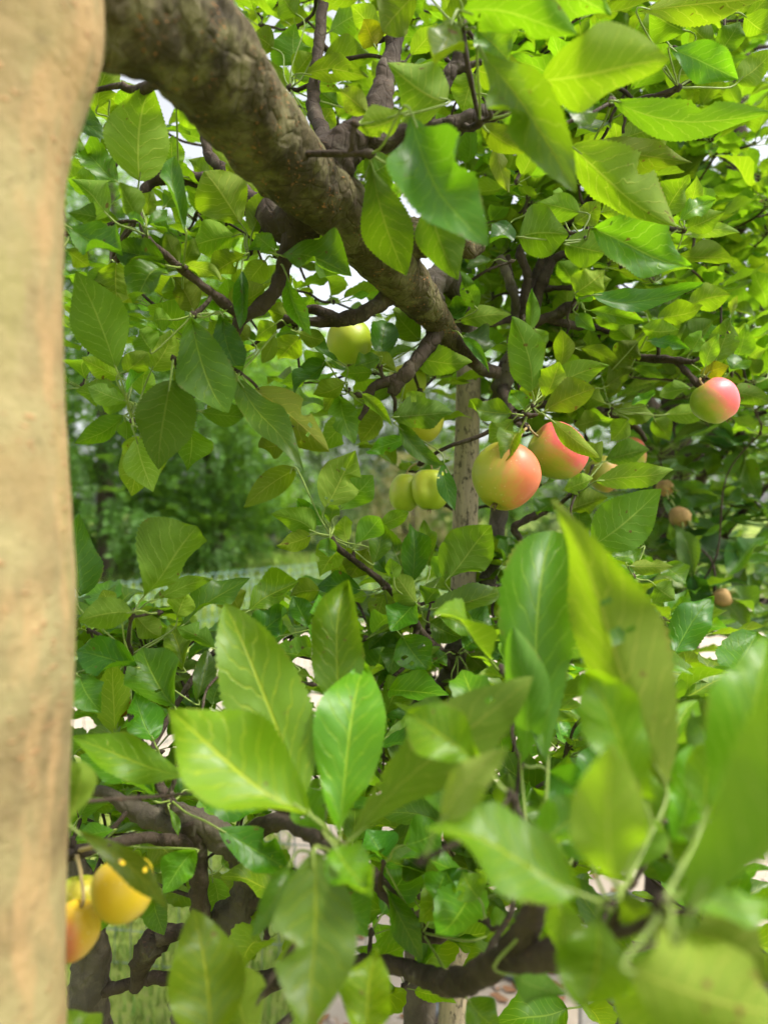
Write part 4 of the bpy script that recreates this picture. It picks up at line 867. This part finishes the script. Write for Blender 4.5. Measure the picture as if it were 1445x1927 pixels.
cspots = [(1020, 60, .9), (1100, 40, .9), (1180, 90, .92), (1280, 120, .95), (1380, 60, .92), (1060, 180, .9), (1180, 180, .95), (1000, 380, .9), (1080, 340, .9), (1160, 320, .92), (1010, 300, .95),
          (1160, 500, .95), (1220, 540, .98), (1120, 500, 1.0), (1040, 440, 1.0), (1240, 480, 1.0), (1180, 440, 1.0), (1080, 640, 1.02), (1140, 620, 1.05), (1020, 680, 1.05), (1100, 720, 1.05), (1190, 720, 1.02),
          (1260, 720, 1.05), (1090, 800, 1.05), (1040, 560, 1.06), (930, 560, 1.04), (900, 520, 1.06), (1340, 560, 1.0), (1400, 640, .98), (1380, 700, 1.0), (1300, 560, 1.05), (960, 900, 1.05), (1020, 900, 1.05),
          (900, 1050, 1.02), (960, 1060, 1.0), (1040, 1060, 1.0), (1100, 1080, .95), (1160, 1120, .95), (930, 1180, .95), (870, 1060, 1.0), (990, 1220, .95), (700, 1180, .98), (760, 1260, 1.05), (940, 1300, .95), (660, 1100, .95),
          (830, 1370, 1.0), (900, 1400, .95), (640, 1160, 1.0), (760, 880, 1.06), (1240, 1160, .92), (1300, 1200, .9), (1000, 800, 1.08), (900, 740, 1.1), (830, 960, 1.08)]
rc = random.Random(12)
for i in range(190):
    cspots.append((rc.uniform(880, 1460), rc.uniform(-60, 820), rc.uniform(1.02, 1.3)))
for i in range(80):
    cspots.append((rc.uniform(930, 1470), rc.uniform(-100, 560), rc.uniform(1.25, 1.7)))
for i in range(60):
    cspots.append((rc.uniform(620, 1350), rc.uniform(1080, 1450), rc.uniform(1.0, 1.3)))
fill(TC, 'C', cspots, 300, 42, (5, 7), (0.06, 0.095))
rb = random.Random(16)
fill(TB, 'B', [(180, 1180, .80), (230, 1290, .82), (330, 1250, .85), (430, 1300, .82), (190, 1400, .78), (300, 1420, .80), (400, 1420, .78), (520, 1400, .75), (480, 1500, .72), (250, 1500, .75), (560, 1200, .85), (620, 1300, .80),
               (700, 1420, .72), (760, 1480, .70), (820, 1600, .66), (900, 1580, .62), (960, 1520, .65), (1060, 1400, .62), (1140, 1300, .64), (1220, 1380, .60), (1300, 1420, .58), (1080, 1620, .55), (900, 1680, .60), (1280, 1600, .50),
               (1350, 1500, .50), (660, 1620, .62), (560, 1700, .62), (500, 1760, .62), (250, 1700, .74), (620, 1780, .60), (440, 1560, .72), (1180, 1560, .5), (1390, 1420, .52), (1240, 1280, .72), (1360, 1300, .60), (350, 1330, .82), (520, 1290, .85), (180, 1300, .9), (260, 1360, .92), (200, 1560, .85), (330, 1640, .85), (560, 1440, .85), (620, 1480, .8), (700, 1560, .8), (840, 1480, .8), (940, 1440, .8), (1020, 1560, .75), (1120, 1460, .72), (980, 1660, .7), (1100, 1720, .6), (1180, 1440, .7), (460, 1420, .85), (300, 1200, .9), (660, 1380, .9), (1330, 1700, .5), (1400, 1550, .45), (1240, 1820, .5), (1400, 1840, .45)] + [(rb.uniform(140, 1420), rb.uniform(1160, 1700), rb.uniform(.8, 1.05)) for i in range(60)] + [(rb.uniform(140, 720), rb.uniform(1150, 1480), rb.uniform(.8, 1.05)) for i in range(36)] + [(rb.uniform(140, 520), rb.uniform(1500, 1720), rb.uniform(.76, .95)) for i in range(10)] + [(rb.uniform(480, 1300), rb.uniform(1640, 1900), rb.uniform(.55, .8)) for i in range(16)] + [(rb.uniform(880, 1440), rb.uniform(1200, 1750), rb.uniform(.5, .8)) for i in range(24)],
     300, 43, (4, 6), (0.055, 0.08))

# ------------------------------------------------------------------ the medlar behind, in its own shade
TM = root('medlar_tree', ground_under(1255, 900, 1.95), 'medlar tree with long dark leaves and small brown fruits behind the red apple', 'tree')
for pts, sd_, nm in [
    ([(1265, 1880, 1.95, 52), (1262, 1400, 1.95, 48), (1262, 1050, 1.95, 42), (1255, 860, 1.95, 36), (1280, 740, 1.95, 30), (1330, 560, 1.95, 24), (1360, 400, 1.9, 20), (1385, 250, 1.9, 16), (1400, 60, 1.9, 10)], 14, 'trunk'),
    ([(1256, 880, 1.95, 26), (1220, 780, 1.9, 20), (1180, 640, 1.9, 16), (1140, 480, 1.9, 11), (1120, 300, 1.9, 8)], 10, 'branch'),
    ([(1258, 920, 1.95, 18), (1330, 830, 1.75, 10), (1400, 790, 1.6, 7), (1480, 760, 1.5, 5)], 8, 'branch'),
    ([(1262, 1010, 1.95, 16), (1320, 900, 1.7, 10), (1380, 830, 1.55, 7), (1450, 740, 1.5, 5)], 8, 'branch'),
    ([(1262, 1080, 1.95, 16), (1330, 1040, 1.6, 9), (1400, 960, 1.45, 6), (1460, 900, 1.4, 4)], 8, 'branch'),
    ([(1340, 500, 1.93, 18), (1400, 420, 1.7, 11), (1460, 340, 1.6, 8), (1540, 260, 1.55, 5)], 8, 'branch'),
    ([(1360, 420, 1.9, 14), (1310, 330, 1.75, 9), (1290, 270, 1.65, 6)], 8, 'branch'),
    ([(1262, 1150, 1.95, 16), (1340, 1150, 1.6, 9), (1440, 1130, 1.45, 6)], 8, 'branch'),
    ([(1258, 960, 1.95, 14), (1250, 960, 1.6, 8), (1255, 945, 1.42, 5)], 8, 'branch'),
]:
    branch(TM, 'M', pts, TWIG_BARK, nm, sd_)
M_LEAVES = [
 ((1258, 945, 1.38), [(1256, 902, 1350, 946, 38, 'tg'), (1246, 930, 1313, 986, 36, 'tg'), (1268, 985, 1306, 1090, 40, 'tg'), (1284, 990, 1395, 1066, 54, 'td'), (1240, 985, 1230, 1020, 34, 'tb')]),
 ((1345, 1120, 1.30), [(1336, 1116, 1342, 1058, 44, 'tg'), (1340, 1120, 1410, 1188, 44, 'tg'), (1300, 1080, 1320, 1140, 40, 'td'), (1360, 1110, 1440, 1150, 40, 'tg'), (1370, 1080, 1440, 1010, 40, 'tg')]),
 ((1300, 300, 1.50), [(1300, 330, 1396, 402, 40, 'tb'), (1275, 300, 1262, 265, 30, 'tb'), (1298, 296, 1290, 255, 24, 'tb'), (1300, 298, 1318, 256, 24, 'tb'), (1310, 300, 1318, 340, 34, 'tg'), (1310, 250, 1290, 230, 28, 'ub'), (1350, 260, 1346, 220, 26, 'ub')]),
 ((1410, 830, 1.45), [(1410, 832, 1338, 812, 26, 'tg'), (1395, 850, 1370, 900, 30, 'tb'), (1330, 900, 1336, 840, 26, 'tb'), (1400, 870, 1430, 940, 36, 'tg'), (1390, 900, 1340, 960, 34, 'tg')]),
 ((1330, 545, 1.42), [(1330, 552, 1420, 548, 30, 'tg'), (1325, 560, 1370, 600, 26, 'td'), (1320, 500, 1390, 480, 34, 'td'), (1355, 530, 1350, 470, 24, 'tg'), (1310, 540, 1260, 560, 34, 'td')]),
]
put_leaf = hand_leaf
rr = random.Random(77)
for (sx, sy, sdp), leaves in M_LEAVES:
    S = P(sx, sy, sdp); twig_to(TM, 'M', S, 0.0022, rr)
    for bx, by, tx, ty, w, fl in leaves:
        d = sdp + rr.uniform(-0.05, 0.05)
        hand_leaf(TM, 'M', bx, by, tx, ty, w, d, fl, S, MEDLAR_LEAF)
mspots = []
rm = random.Random(8)
for i in range(120):
    x = rm.uniform(1130, 1640); y = rm.uniform(60, 1230)
    mspots.append((x, y, rm.uniform(1.35, 2.25)))
for i in range(150):
    mspots.append((rm.uniform(1080, 1640), rm.uniform(-150, 1230), rm.uniform(2.0, 2.9)))
for i in range(50):
    mspots.append((rm.uniform(1180, 1480), rm.uniform(600, 1200), rm.uniform(1.35, 1.7)))
mspots.sort(key=lambda s: s[2])
fill(TM, 'M', mspots, 290, 44, (5, 7), (0.10, 0.14), LMESH, LVARS, (MEDLAR_MASS, PETIOLE))

# unseen crown leaves added above the view to shade the limb and foliage
def overhead(tree, key, count, seed):
    r = random.Random(seed); mass = Mass()
    for i in range(count):
        S = Vector((r.uniform(-0.9, 1.6), r.uniform(0.6, 1.9), r.uniform(2.05, 2.7)))
        up = (S - EYE)
        if up.z / max(up.y, 0.05) < 0.86: continue
        for M in rosette_matrices(S, r, r.randint(5, 7), r.uniform(0.06, 0.09)): mass.add(VARS[r.randrange(len(VARS))], M)
    mass.build('shading_foliage', tree, (LEAF_MASS, PETIOLE))
overhead(TA, 'A', 24, 5)

# ================================================================== STAKE, POST, POT, HOSE
def lathe(name, prof, sides, mat, parent, M, jitter=0.0, seed=0):
    V, Fc = [], []
    for r_, z in prof:
        for k in range(sides):
            a_ = 2 * math.pi * k / sides
            q = Vector((r_ * math.cos(a_), r_ * math.sin(a_), z))
            if jitter: q *= 1 + jitter * noise.noise(q.normalized() * 1.6 + Vector((seed, 0, 0)))
            V.append((M @ q)[:])
    for i in range(len(prof) - 1):
        for k in range(sides):
            k2 = (k + 1) % sides; Fc.append((i * sides + k, i * sides + k2, (i + 1) * sides + k2, (i + 1) * sides + k))
    return link(name, mesh(name, V, Fc), parent, mat)

sp0 = P(882, 690, 1.02); sb = P(853, 1850, 1.00)
dirn = (sp0 - sb).normalized(); base = sb - dirn * (sb.z / dirn.z + 0.03 / dirn.z)
L_ = (sp0 - base).length
path = []
for i in range(60):
    t = i / 59; p = base + dirn * (L_ * t)
    r_ = (0.0225 * (1 - t) + 0.0180 * t) * (1 + 0.06 * noise.noise(Vector((0, 0, t * 14))))
    for node in (0.80, 0.52, 0.3): r_ *= 1 - 0.05 * math.exp(-((t - node) / 0.004) ** 2)
    path.append((*p, r_))
path.append((*(sp0 + dirn * 0.004), 0.011))
V, Fc = tube_geo(path, 20, 0.03, 30.0, 2)
stake = root('wooden_stake', (base.x, base.y, 0), 'weathered round wooden stake standing upright in the middle behind the apples', 'stake')
o = link('pole', mesh('pole', V, Fc), stake, STAKE)
# a tie of dark cord round the stake
V, Fc = [], []
tc = base.lerp(sp0, 0.799)
for q in range(2):
    ringp = [(*(tc + Vector((math.cos(a_ * 0.2618) * 0.0192, math.sin(a_ * 0.2618) * 0.0192, 0.003 * q - 0.002 + 0.0012 * math.sin(a_ * 0.3)))), 0.0009) for a_ in range(25)]
    v2, f2 = tube_geo(ringp, 5); o_ = len(V); V += v2; Fc += [tuple(j + o_ for j in f) for f in f2]
link('tie_cord', mesh('tie_cord', V, Fc), stake, simple('tie_cord', (0.03, 0.025, 0.02), 0.9))

STEEL = simple('galvanised_steel', (0.50, 0.53, 0.56), 0.38, 0.2, 18, 0.5, 0.1, 0.001, 0.85)
DARKPLASTIC = simple('dark_plastic', (0.045, 0.047, 0.055), 0.5, 0.25, 25, 0.4, 0.15)
def box_part(name, parent, mat, cx, cy, z0, z1, sx, sy, taper=1.0, bev=0.006):
    bm = bmesh.new()
    vs_ = [bm.verts.new((cx + a_ * sx * k, cy + b_ * sy * k, z)) for z, k in ((z0, taper), (z1, 1.0)) for a_, b_ in ((-.5, -.5), (.5, -.5), (.5, .5), (-.5, .5))]
    for f in ((3, 2, 1, 0), (4, 5, 6, 7), (0, 1, 5, 4), (1, 2, 6, 5), (2, 3, 7, 6), (3, 0, 4, 7)): bm.faces.new([vs_[k] for k in f])
    bmesh.ops.bevel(bm, geom=bm.edges[:], offset=bev, segments=2, affect='EDGES')
    me = bpy.data.meshes.new(name); bm.to_mesh(me); bm.free()
    return link(name, me, parent, mat)
pt = root('steel_post', (0.46, 1.52, 0), 'short galvanised steel post standing beside the dark plant trough', 'post')
for nm, dx, dy, sx, sy in (('web', 0, 0, .034, .004), ('flange', -.019, .013, .004, .030), ('flange', .019, .013, .004, .030)):
    box_part(nm, pt, STEEL, 0.46 + dx, 1.52 + dy, -0.02, 0.50, sx, sy, 1.0, 0.0012)
tr_ = root('plant_trough', (0.72, 1.62, 0), 'dark grey plastic plant trough on the path near the bottom corner', 'planter')
box_part('body', tr_, DARKPLASTIC, 0.72, 1.62, 0.006, 0.30, 0.42, 0.24, 0.88)
for dx, dy, sx, sy in ((0, -.128, .46, .03), (0, .128, .46, .03), (-.22, 0, .03, .222), (.22, 0, .03, .222)): box_part('rim', tr_, DARKPLASTIC, 0.72 + dx, 1.62 + dy, 0.302, 0.335, sx, sy, 1.0, 0.005)
box_part('soil', tr_, simple('soil', (0.04, 0.03, 0.022), 0.95, 0.4, 60, 0.1, 0.9, 0.01), 0.72, 1.62, 0.302, 0.318, 0.405, 0.222, 1.0, 0.003)
hp = [(0.02, 1.55), (0.10, 1.80), (0.22, 1.98), (0.36, 2.05), (0.44, 1.90), (0.36, 1.72), (0.24, 1.70), (0.16, 1.84), (0.24, 2.10), (0.50, 2.35), (0.95, 2.45), (1.6, 2.3)]
V, Fc = tube_geo(catmull([(x, y, 0.017 + 0.008 * (i % 3), 0.0115) for i, (x, y) in enumerate(hp)], 12), 12)
o = link('garden_hose', mesh('garden_hose', V, Fc), None, simple('hose_rubber', (0.10, 0.11, 0.12), 0.35, 0.2, 40, 0.5)); tag(o, 'dark grey garden hose looped on the sandy path beside the stake', 'hose')

# ================================================================== FRUIT
def apple_material(name, ground, ripe, red, blush_dir, lo, hi, streak=0.35):
    n = N(name); c = n.coord('Object')
    vm = n.node('ShaderNodeVectorMath', operation='DOT_PRODUCT'); nv = n.node('ShaderNodeVectorMath', operation='NORMALIZE')
    n.put(nv.inputs[0], c); n.put(vm.inputs[0], nv.outputs[0]); vm.inputs[1].default_value = blush_dir
    nz = n.noise(45, 4, 0.6, c)
    st = n.noise(1.0, 4, 0.6, n.mapped(c, (210, 210, 40)))
    k = n.math('ADD', vm.outputs['Value'], n.math('ADD', n.math('MULTIPLY', n.math('SUBTRACT', nz, 0.5), 0.55), n.math('MULTIPLY', n.math('SUBTRACT', st, 0.5), streak)))
    col = n.mix(n.step(k, lo - 0.55, hi), ground, ripe)
    col = n.mix(n.step(k, lo, hi), col, red)
    lent = n.step(n.vor(260, c), 0.10, 0.22, 1.0, 0.0)
    lent = n.math('MULTIPLY', lent, n.step(n.noise(60, 2, 0.5, c), 0.5, 0.6))
    col = n.mix(n.math('MULTIPLY', lent, 0.6), col, (0.62, 0.52, 0.25))
    rus = n.step(n.noise(30, 5, 0.7, c), 0.66, 0.74)
    col = n.mix(n.math('MULTIPLY', rus, 0.55), col, (0.22, 0.13, 0.05))
    return n.done(n.bsdf(col, 0.42, 0.42, n.bump(n.noise(220, 3, 0.6, c), 0.06, 0.001), **{'Subsurface Weight': 0.12, 'Subsurface Radius': (0.012, 0.008, 0.002), 'Subsurface Scale': 0.5}))
G_, Y_, RED = (0.20, 0.30, 0.025), (0.42, 0.40, 0.05), (0.62, 0.10, 0.09)
CALYX = simple('calyx', (0.20, 0.14, 0.07), 0.85, 0.5, 120)

def apple(label, x, y, d, wpx, hpx, axis, mat, spur, seed=0, heart=0.0, key='C', tree=None):
    """axis: direction from calyx to stalk in the picture plane plus depth, as (right, up, away)."""
    c0 = P(x, y, d); wr = wpx * 0.5 * d / F; hr = hpx * 0.5 * d / F
    z = Vector((axis[0], axis[2], axis[1])).normalized(); xx = Vector((0.2, 1, 0.1)).cross(z).normalized(); yy = z.cross(xx)
    Mx = Matrix((xx, yy, z)).transposed()
    t = root('apple', c0, label, 'apple', 'apples on the trees')
    prof = []
    for i in range(27):
        th = math.pi * i / 26
        r_ = math.sin(th) * (1 + 0.05 * math.cos(th)); zz = math.cos(th)
        r_ = max(r_, 0.0) ** 0.92
        dip = 0.30 * math.exp(-(r_ / 0.26) ** 2) if zz > 0 else -0.16 * math.exp(-(r_ / 0.22) ** 2)
        prof.append((r_ * (1 + 0.06 * zz), zz - dip))
    V, Fc = [], []
    sides = 36
    for r_, zz in prof:
        for k in range(sides):
            a_ = 2 * math.pi * k / sides
            rib = 1 + 0.018 * math.cos(5 * a_ + seed) * (0.5 - 0.5 * zz) + 0.10 * noise.noise(Vector((math.cos(a_), math.sin(a_), zz + seed * 3)) * 0.9)
            if heart: rib -= heart * math.exp(-((a_ - 4.7) / 0.35) ** 2) * (1 - abs(zz))
            V.append((Vector((r_ * math.cos(a_) * rib * wr, r_ * math.sin(a_) * rib * wr, zz * hr)))[:])
    for i in range(26):
        for k in range(sides):
            k2 = (k + 1) % sides; Fc.append((i * sides + k, (i + 1) * sides + k, (i + 1) * sides + k2, i * sides + k2))
    o = link('flesh', mesh('flesh', V, Fc), t, mat); o.matrix_parent_inverse = Matrix(); o.matrix_basis = Mx.to_4x4()
    # stalk to its spur
    top = c0 + Mx @ Vector((0, 0, hr * 0.70))
    out_ = c0 + Mx @ Vector((0, 0, hr * 1.12))
    S = P(*spur)
    V, Fc = tube_geo(catmull([(*top, 0.0012), (*out_, 0.0012), (*(out_.lerp(S, 0.5) + Vector((0, 0, 0.003))), 0.0012), (*S, 0.0018)], 5), 7, 0.1, 200)
    link('stalk', mesh('stalk', V, Fc), t, RED_STALK)
    if tree is not None: twig_to(tree, key, S, 0.0022)
    # dry calyx
    V, Fc = [], []; r = random.Random(seed)
    for k in range(5):
        a_ = k * 1.2566 + r.uniform(-.2, .2)
        b_ = Vector((math.cos(a_), math.sin(a_), 0)); s_ = Vector((-math.sin(a_), math.cos(a_), 0)); h = hr * 0.86; q = wr * 0.10; Lc = wr * r.uniform(0.22, 0.34)
        o_ = len(V)
        for u_, w_, z_ in ((0.4, 1.0, 0), (0.4, -1.0, 0), (1.1, 0.7, 0.10), (1.1, -0.7, 0.10), (1.5, 0.3, 0.20), (1.5, -0.3, 0.20)):
            V.append((c0 + Mx @ (b_ * q * u_ + s_ * q * 0.55 * w_ + Vector((0, 0, -h - Lc * z_ * 4))))[:])
        Fc += [(o_, o_ + 1, o_ + 3, o_ + 2), (o_ + 2, o_ + 3, o_ + 5, o_ + 4)]
    link('calyx', mesh('calyx', V, Fc), t, CALYX)
    return t
# blush direction is in the apple's own axes
def am(name, axis, world_dir, lo, hi, g=G_, y_=Y_, rd=RED, streak=0.35):
    z = Vector((axis[0], axis[2], axis[1])).normalized(); xx = Vector((0.2, 1, 0.1)).cross(z).normalized(); yy = z.cross(xx)
    w = Vector((world_dir[0], world_dir[2], world_dir[1])).normalized()
    return apple_material(name, g, y_, rd, (w.dot(xx), w.dot(yy), w.dot(z)), lo, hi, streak)
a1 = (0.38, 0.92, 0.25)
apple('largest apple, yellow-green flushed orange-red, hanging in front of the wooden stake', 951, 897, .66, 124, 130, a1, am('apple_orange', a1, (1.0, 0.05, -0.30), -0.25, 0.75, (0.30, 0.33, 0.025), (0.56, 0.34, 0.06), (0.62, 0.15, 0.07), 0.8), (990, 806, .72), 1, tree=TC)
a2 = (-0.75, 0.55, -0.1)
apple('pink-red and yellow-green apple right behind the largest one under a bright leaf', 1050, 850, .72, 104, 114, a2, am('apple_pink', a2, (0.75, 0.65, -0.35), -0.30, 0.50, (0.26, 0.32, 0.03), (0.52, 0.40, 0.06), (0.72, 0.10, 0.11), 0.6), (990, 803, .73), 2, tree=TC)
a3 = (-0.5, 0.75, 0.1)
apple('pink-cheeked apple hanging alone below the cut twig near the far side', 1345, 755, .83, 83, 86, a3, am('apple_rose', a3, (0.75, 0.50, -0.45), -0.45, 0.60, (0.24, 0.36, 0.02), (0.52, 0.42, 0.08), (0.76, 0.13, 0.15), 0.5), (1318, 718, .84), 3, tree=TC)
a4 = (0.05, 1.0, 0.1)
GREENM = am('apple_green', a4, (-0.6, 0.4, -0.7), 0.75, 1.6, (0.36, 0.45, 0.025), (0.50, 0.50, 0.05), (0.5, 0.42, 0.06))
apple('smaller oval green apple, outer one of the twin pair beside the stake', 762, 928, .88, 60, 76, (0.12, 1, 0.1), GREENM, (790, 872, .87), 4, tree=TC)
apple('heart-shaped green apple half behind a dark leaf next to the stake', 810, 922, .86, 76, 80, a4, GREENM, (796, 868, .87), 5, heart=0.22, tree=TC)
apple('green apple hanging in the shade right under the thick limb', 657, 646, .86, 88, 90, (0.0, 1, 0), GREENM, (650, 596, .76), 6, key='A', tree=TA)
apple('yellow-green apple half hidden by a leaf, left of the stake top', 793, 795, .95, 82, 82, (0, 1, 0.1), am('apple_lemon', a4, (0.3, -0.3, -0.8), 0.3, 1.2, (0.30, 0.38, 0.02), (0.46, 0.46, 0.03), (0.5, 0.45, 0.04)), (790, 735, .9), 7, key='A', tree=TA)
apple('yellow-green apple behind the dark forked twig above the half hidden one', 765, 722, .95, 76, 70, (0.1, 1, 0.1), GREENM, (775, 680, .88), 8, key='A', tree=TA)
a9 = (-0.5, 0.8, 0.2)
apple('yellowish apple with pink cheek mostly hidden behind two broad leaves', 1135, 893, .98, 62, 72, a9, am('apple_peach', a9, (0.9, -0.2, -0.3), 0.0, 0.8, (0.36, 0.36, 0.05), (0.55, 0.40, 0.10), (0.60, 0.25, 0.12)), (1110, 840, .98), 9, tree=TC)
apple('green apple with faint blush in the shade left of the dark medlar trunk', 1182, 858, 1.08, 70, 66, a9, am('apple_shade', a9, (0.8, 0.5, -0.3), 0.4, 1.0), (1180, 805, 1.05), 10, tree=TC)
YEL = am('apple_yellow', a4, (0.4, 0.3, -0.8), -0.2, 1.4, (0.52, 0.42, 0.015), (0.66, 0.44, 0.015), (0.60, 0.40, 0.02))
apple('bright yellow apple low down beside the near trunk', 232, 1674, .42, 112, 116, (-0.25, 0.9, 0.2), YEL, (150, 1600, .49), 11, key='B', tree=TB)
a12 = (0.2, 0.9, 0.1)
apple('orange-yellow apple with a pink cheek, partly cut off by the near trunk', 142, 1752, .43, 86, 108, a12, am('apple_apricot', a12, (-0.6, -0.2, -0.8), 0.1, 0.75, (0.60, 0.40, 0.02), (0.66, 0.36, 0.03), (0.68, 0.22, 0.10)), (146, 1608, .49), 12, key='B', tree=TB)
apple('yellow-green apple peeping out above the apricot coloured one', 150, 1690, .47, 78, 78, (0, 1, 0.2), am('apple_limey', a4, (0.5, 0.5, -0.5), 0.5, 1.2, (0.36, 0.42, 0.02), (0.5, 0.46, 0.03), (0.5, 0.42, 0.04)), (140, 1612, .5), 13, key='B', tree=TB)

MED = simple('medlar_skin', (0.30, 0.19, 0.075), 0.8, 0.3, 160, 0.3, 0.4, 0.001)
def medlar(label, x, y, d, rpx, face):
    c0 = P(x, y, d); r_ = rpx * d / F
    z = Vector((face[0], face[2], face[1])).normalized(); xx = Vector((0.2, 1, 0.1)).cross(z).normalized(); yy = z.cross(xx)
    Mx = Matrix((xx, yy, z)).transposed()
    t = root('medlar', c0, label, 'medlar', 'medlar fruits')
    prof = [(0.03, -1.02), (0.35, -0.95), (0.72, -0.68), (0.96, -0.2), (1.0, 0.2), (0.86, 0.58), (0.66, 0.80), (0.52, 0.84), (0.42, 0.70), (0.2, 0.60), (0.02, 0.58)]
    o = lathe('fruit', [(a_ * r_, b_ * r_) for a_, b_ in prof], 20, MED, t, Matrix(), 0.16, x); o.matrix_parent_inverse = Matrix(); o.matrix_basis = Mx.to_4x4()
    for k in range(5):
        a_ = k * 1.2566; b_ = Vector((math.cos(a_), math.sin(a_), 0))
        V, Fc = tube_geo([(*(c0 + Mx @ ((b_ * 0.5 + Vector((0, 0, 0.72))) * r_)), r_ * 0.13), (*(c0 + Mx @ ((b_ * 0.62 + Vector((0, 0, 1.1))) * r_)), r_ * 0.10), (*(c0 + Mx @ ((b_ * 0.85 + Vector((0, 0, 1.5))) * r_)), r_ * 0.03)], 5)
        link('sepal', mesh('sepal', V, Fc), t, MEDSEP)
    S = c0 - (Mx @ Vector((0, 0, r_ * 1.9)))
    V, Fc = tube_geo([(*(c0 - Mx @ Vector((0, 0, r_ * 0.9))), 0.0016), (*S, 0.002)], 6)
    link('stalk', mesh('stalk', V, Fc), t, PETIOLE)
    twig_to(TM, 'M', S, 0.002)
MEDSEP = simple('medlar_sepal', (0.22, 0.26, 0.07), 0.7, 0.3, 90)
medlar('brown medlar with open crown below the pointed leaf, highest of its kind', 1320, 518, 1.32, 18, (0.5, 0.5, -0.6))
medlar('brown medlar tucked behind the tip of a broad apple leaf', 1250, 918, 1.25, 16, (0.3, -0.4, -0.6))
medlar('russet medlar in the shade under a drooping long leaf', 1278, 972, 1.34, 20, (0.2, -0.7, -0.4))
medlar('tan medlar with long green sepals, lowest of its kind', 1358, 1125, 1.24, 18, (0.9, 0.2, -0.3))
medlar('small brown medlar at the picture edge beside the curved leaf', 1420, 385, 1.36, 20, (0.5, 0.2, -0.6))
medlar('tiny pinkish medlar between the long leaves, smallest of its kind', 1366, 990, 1.5, 10, (0.3, -0.5, -0.6))
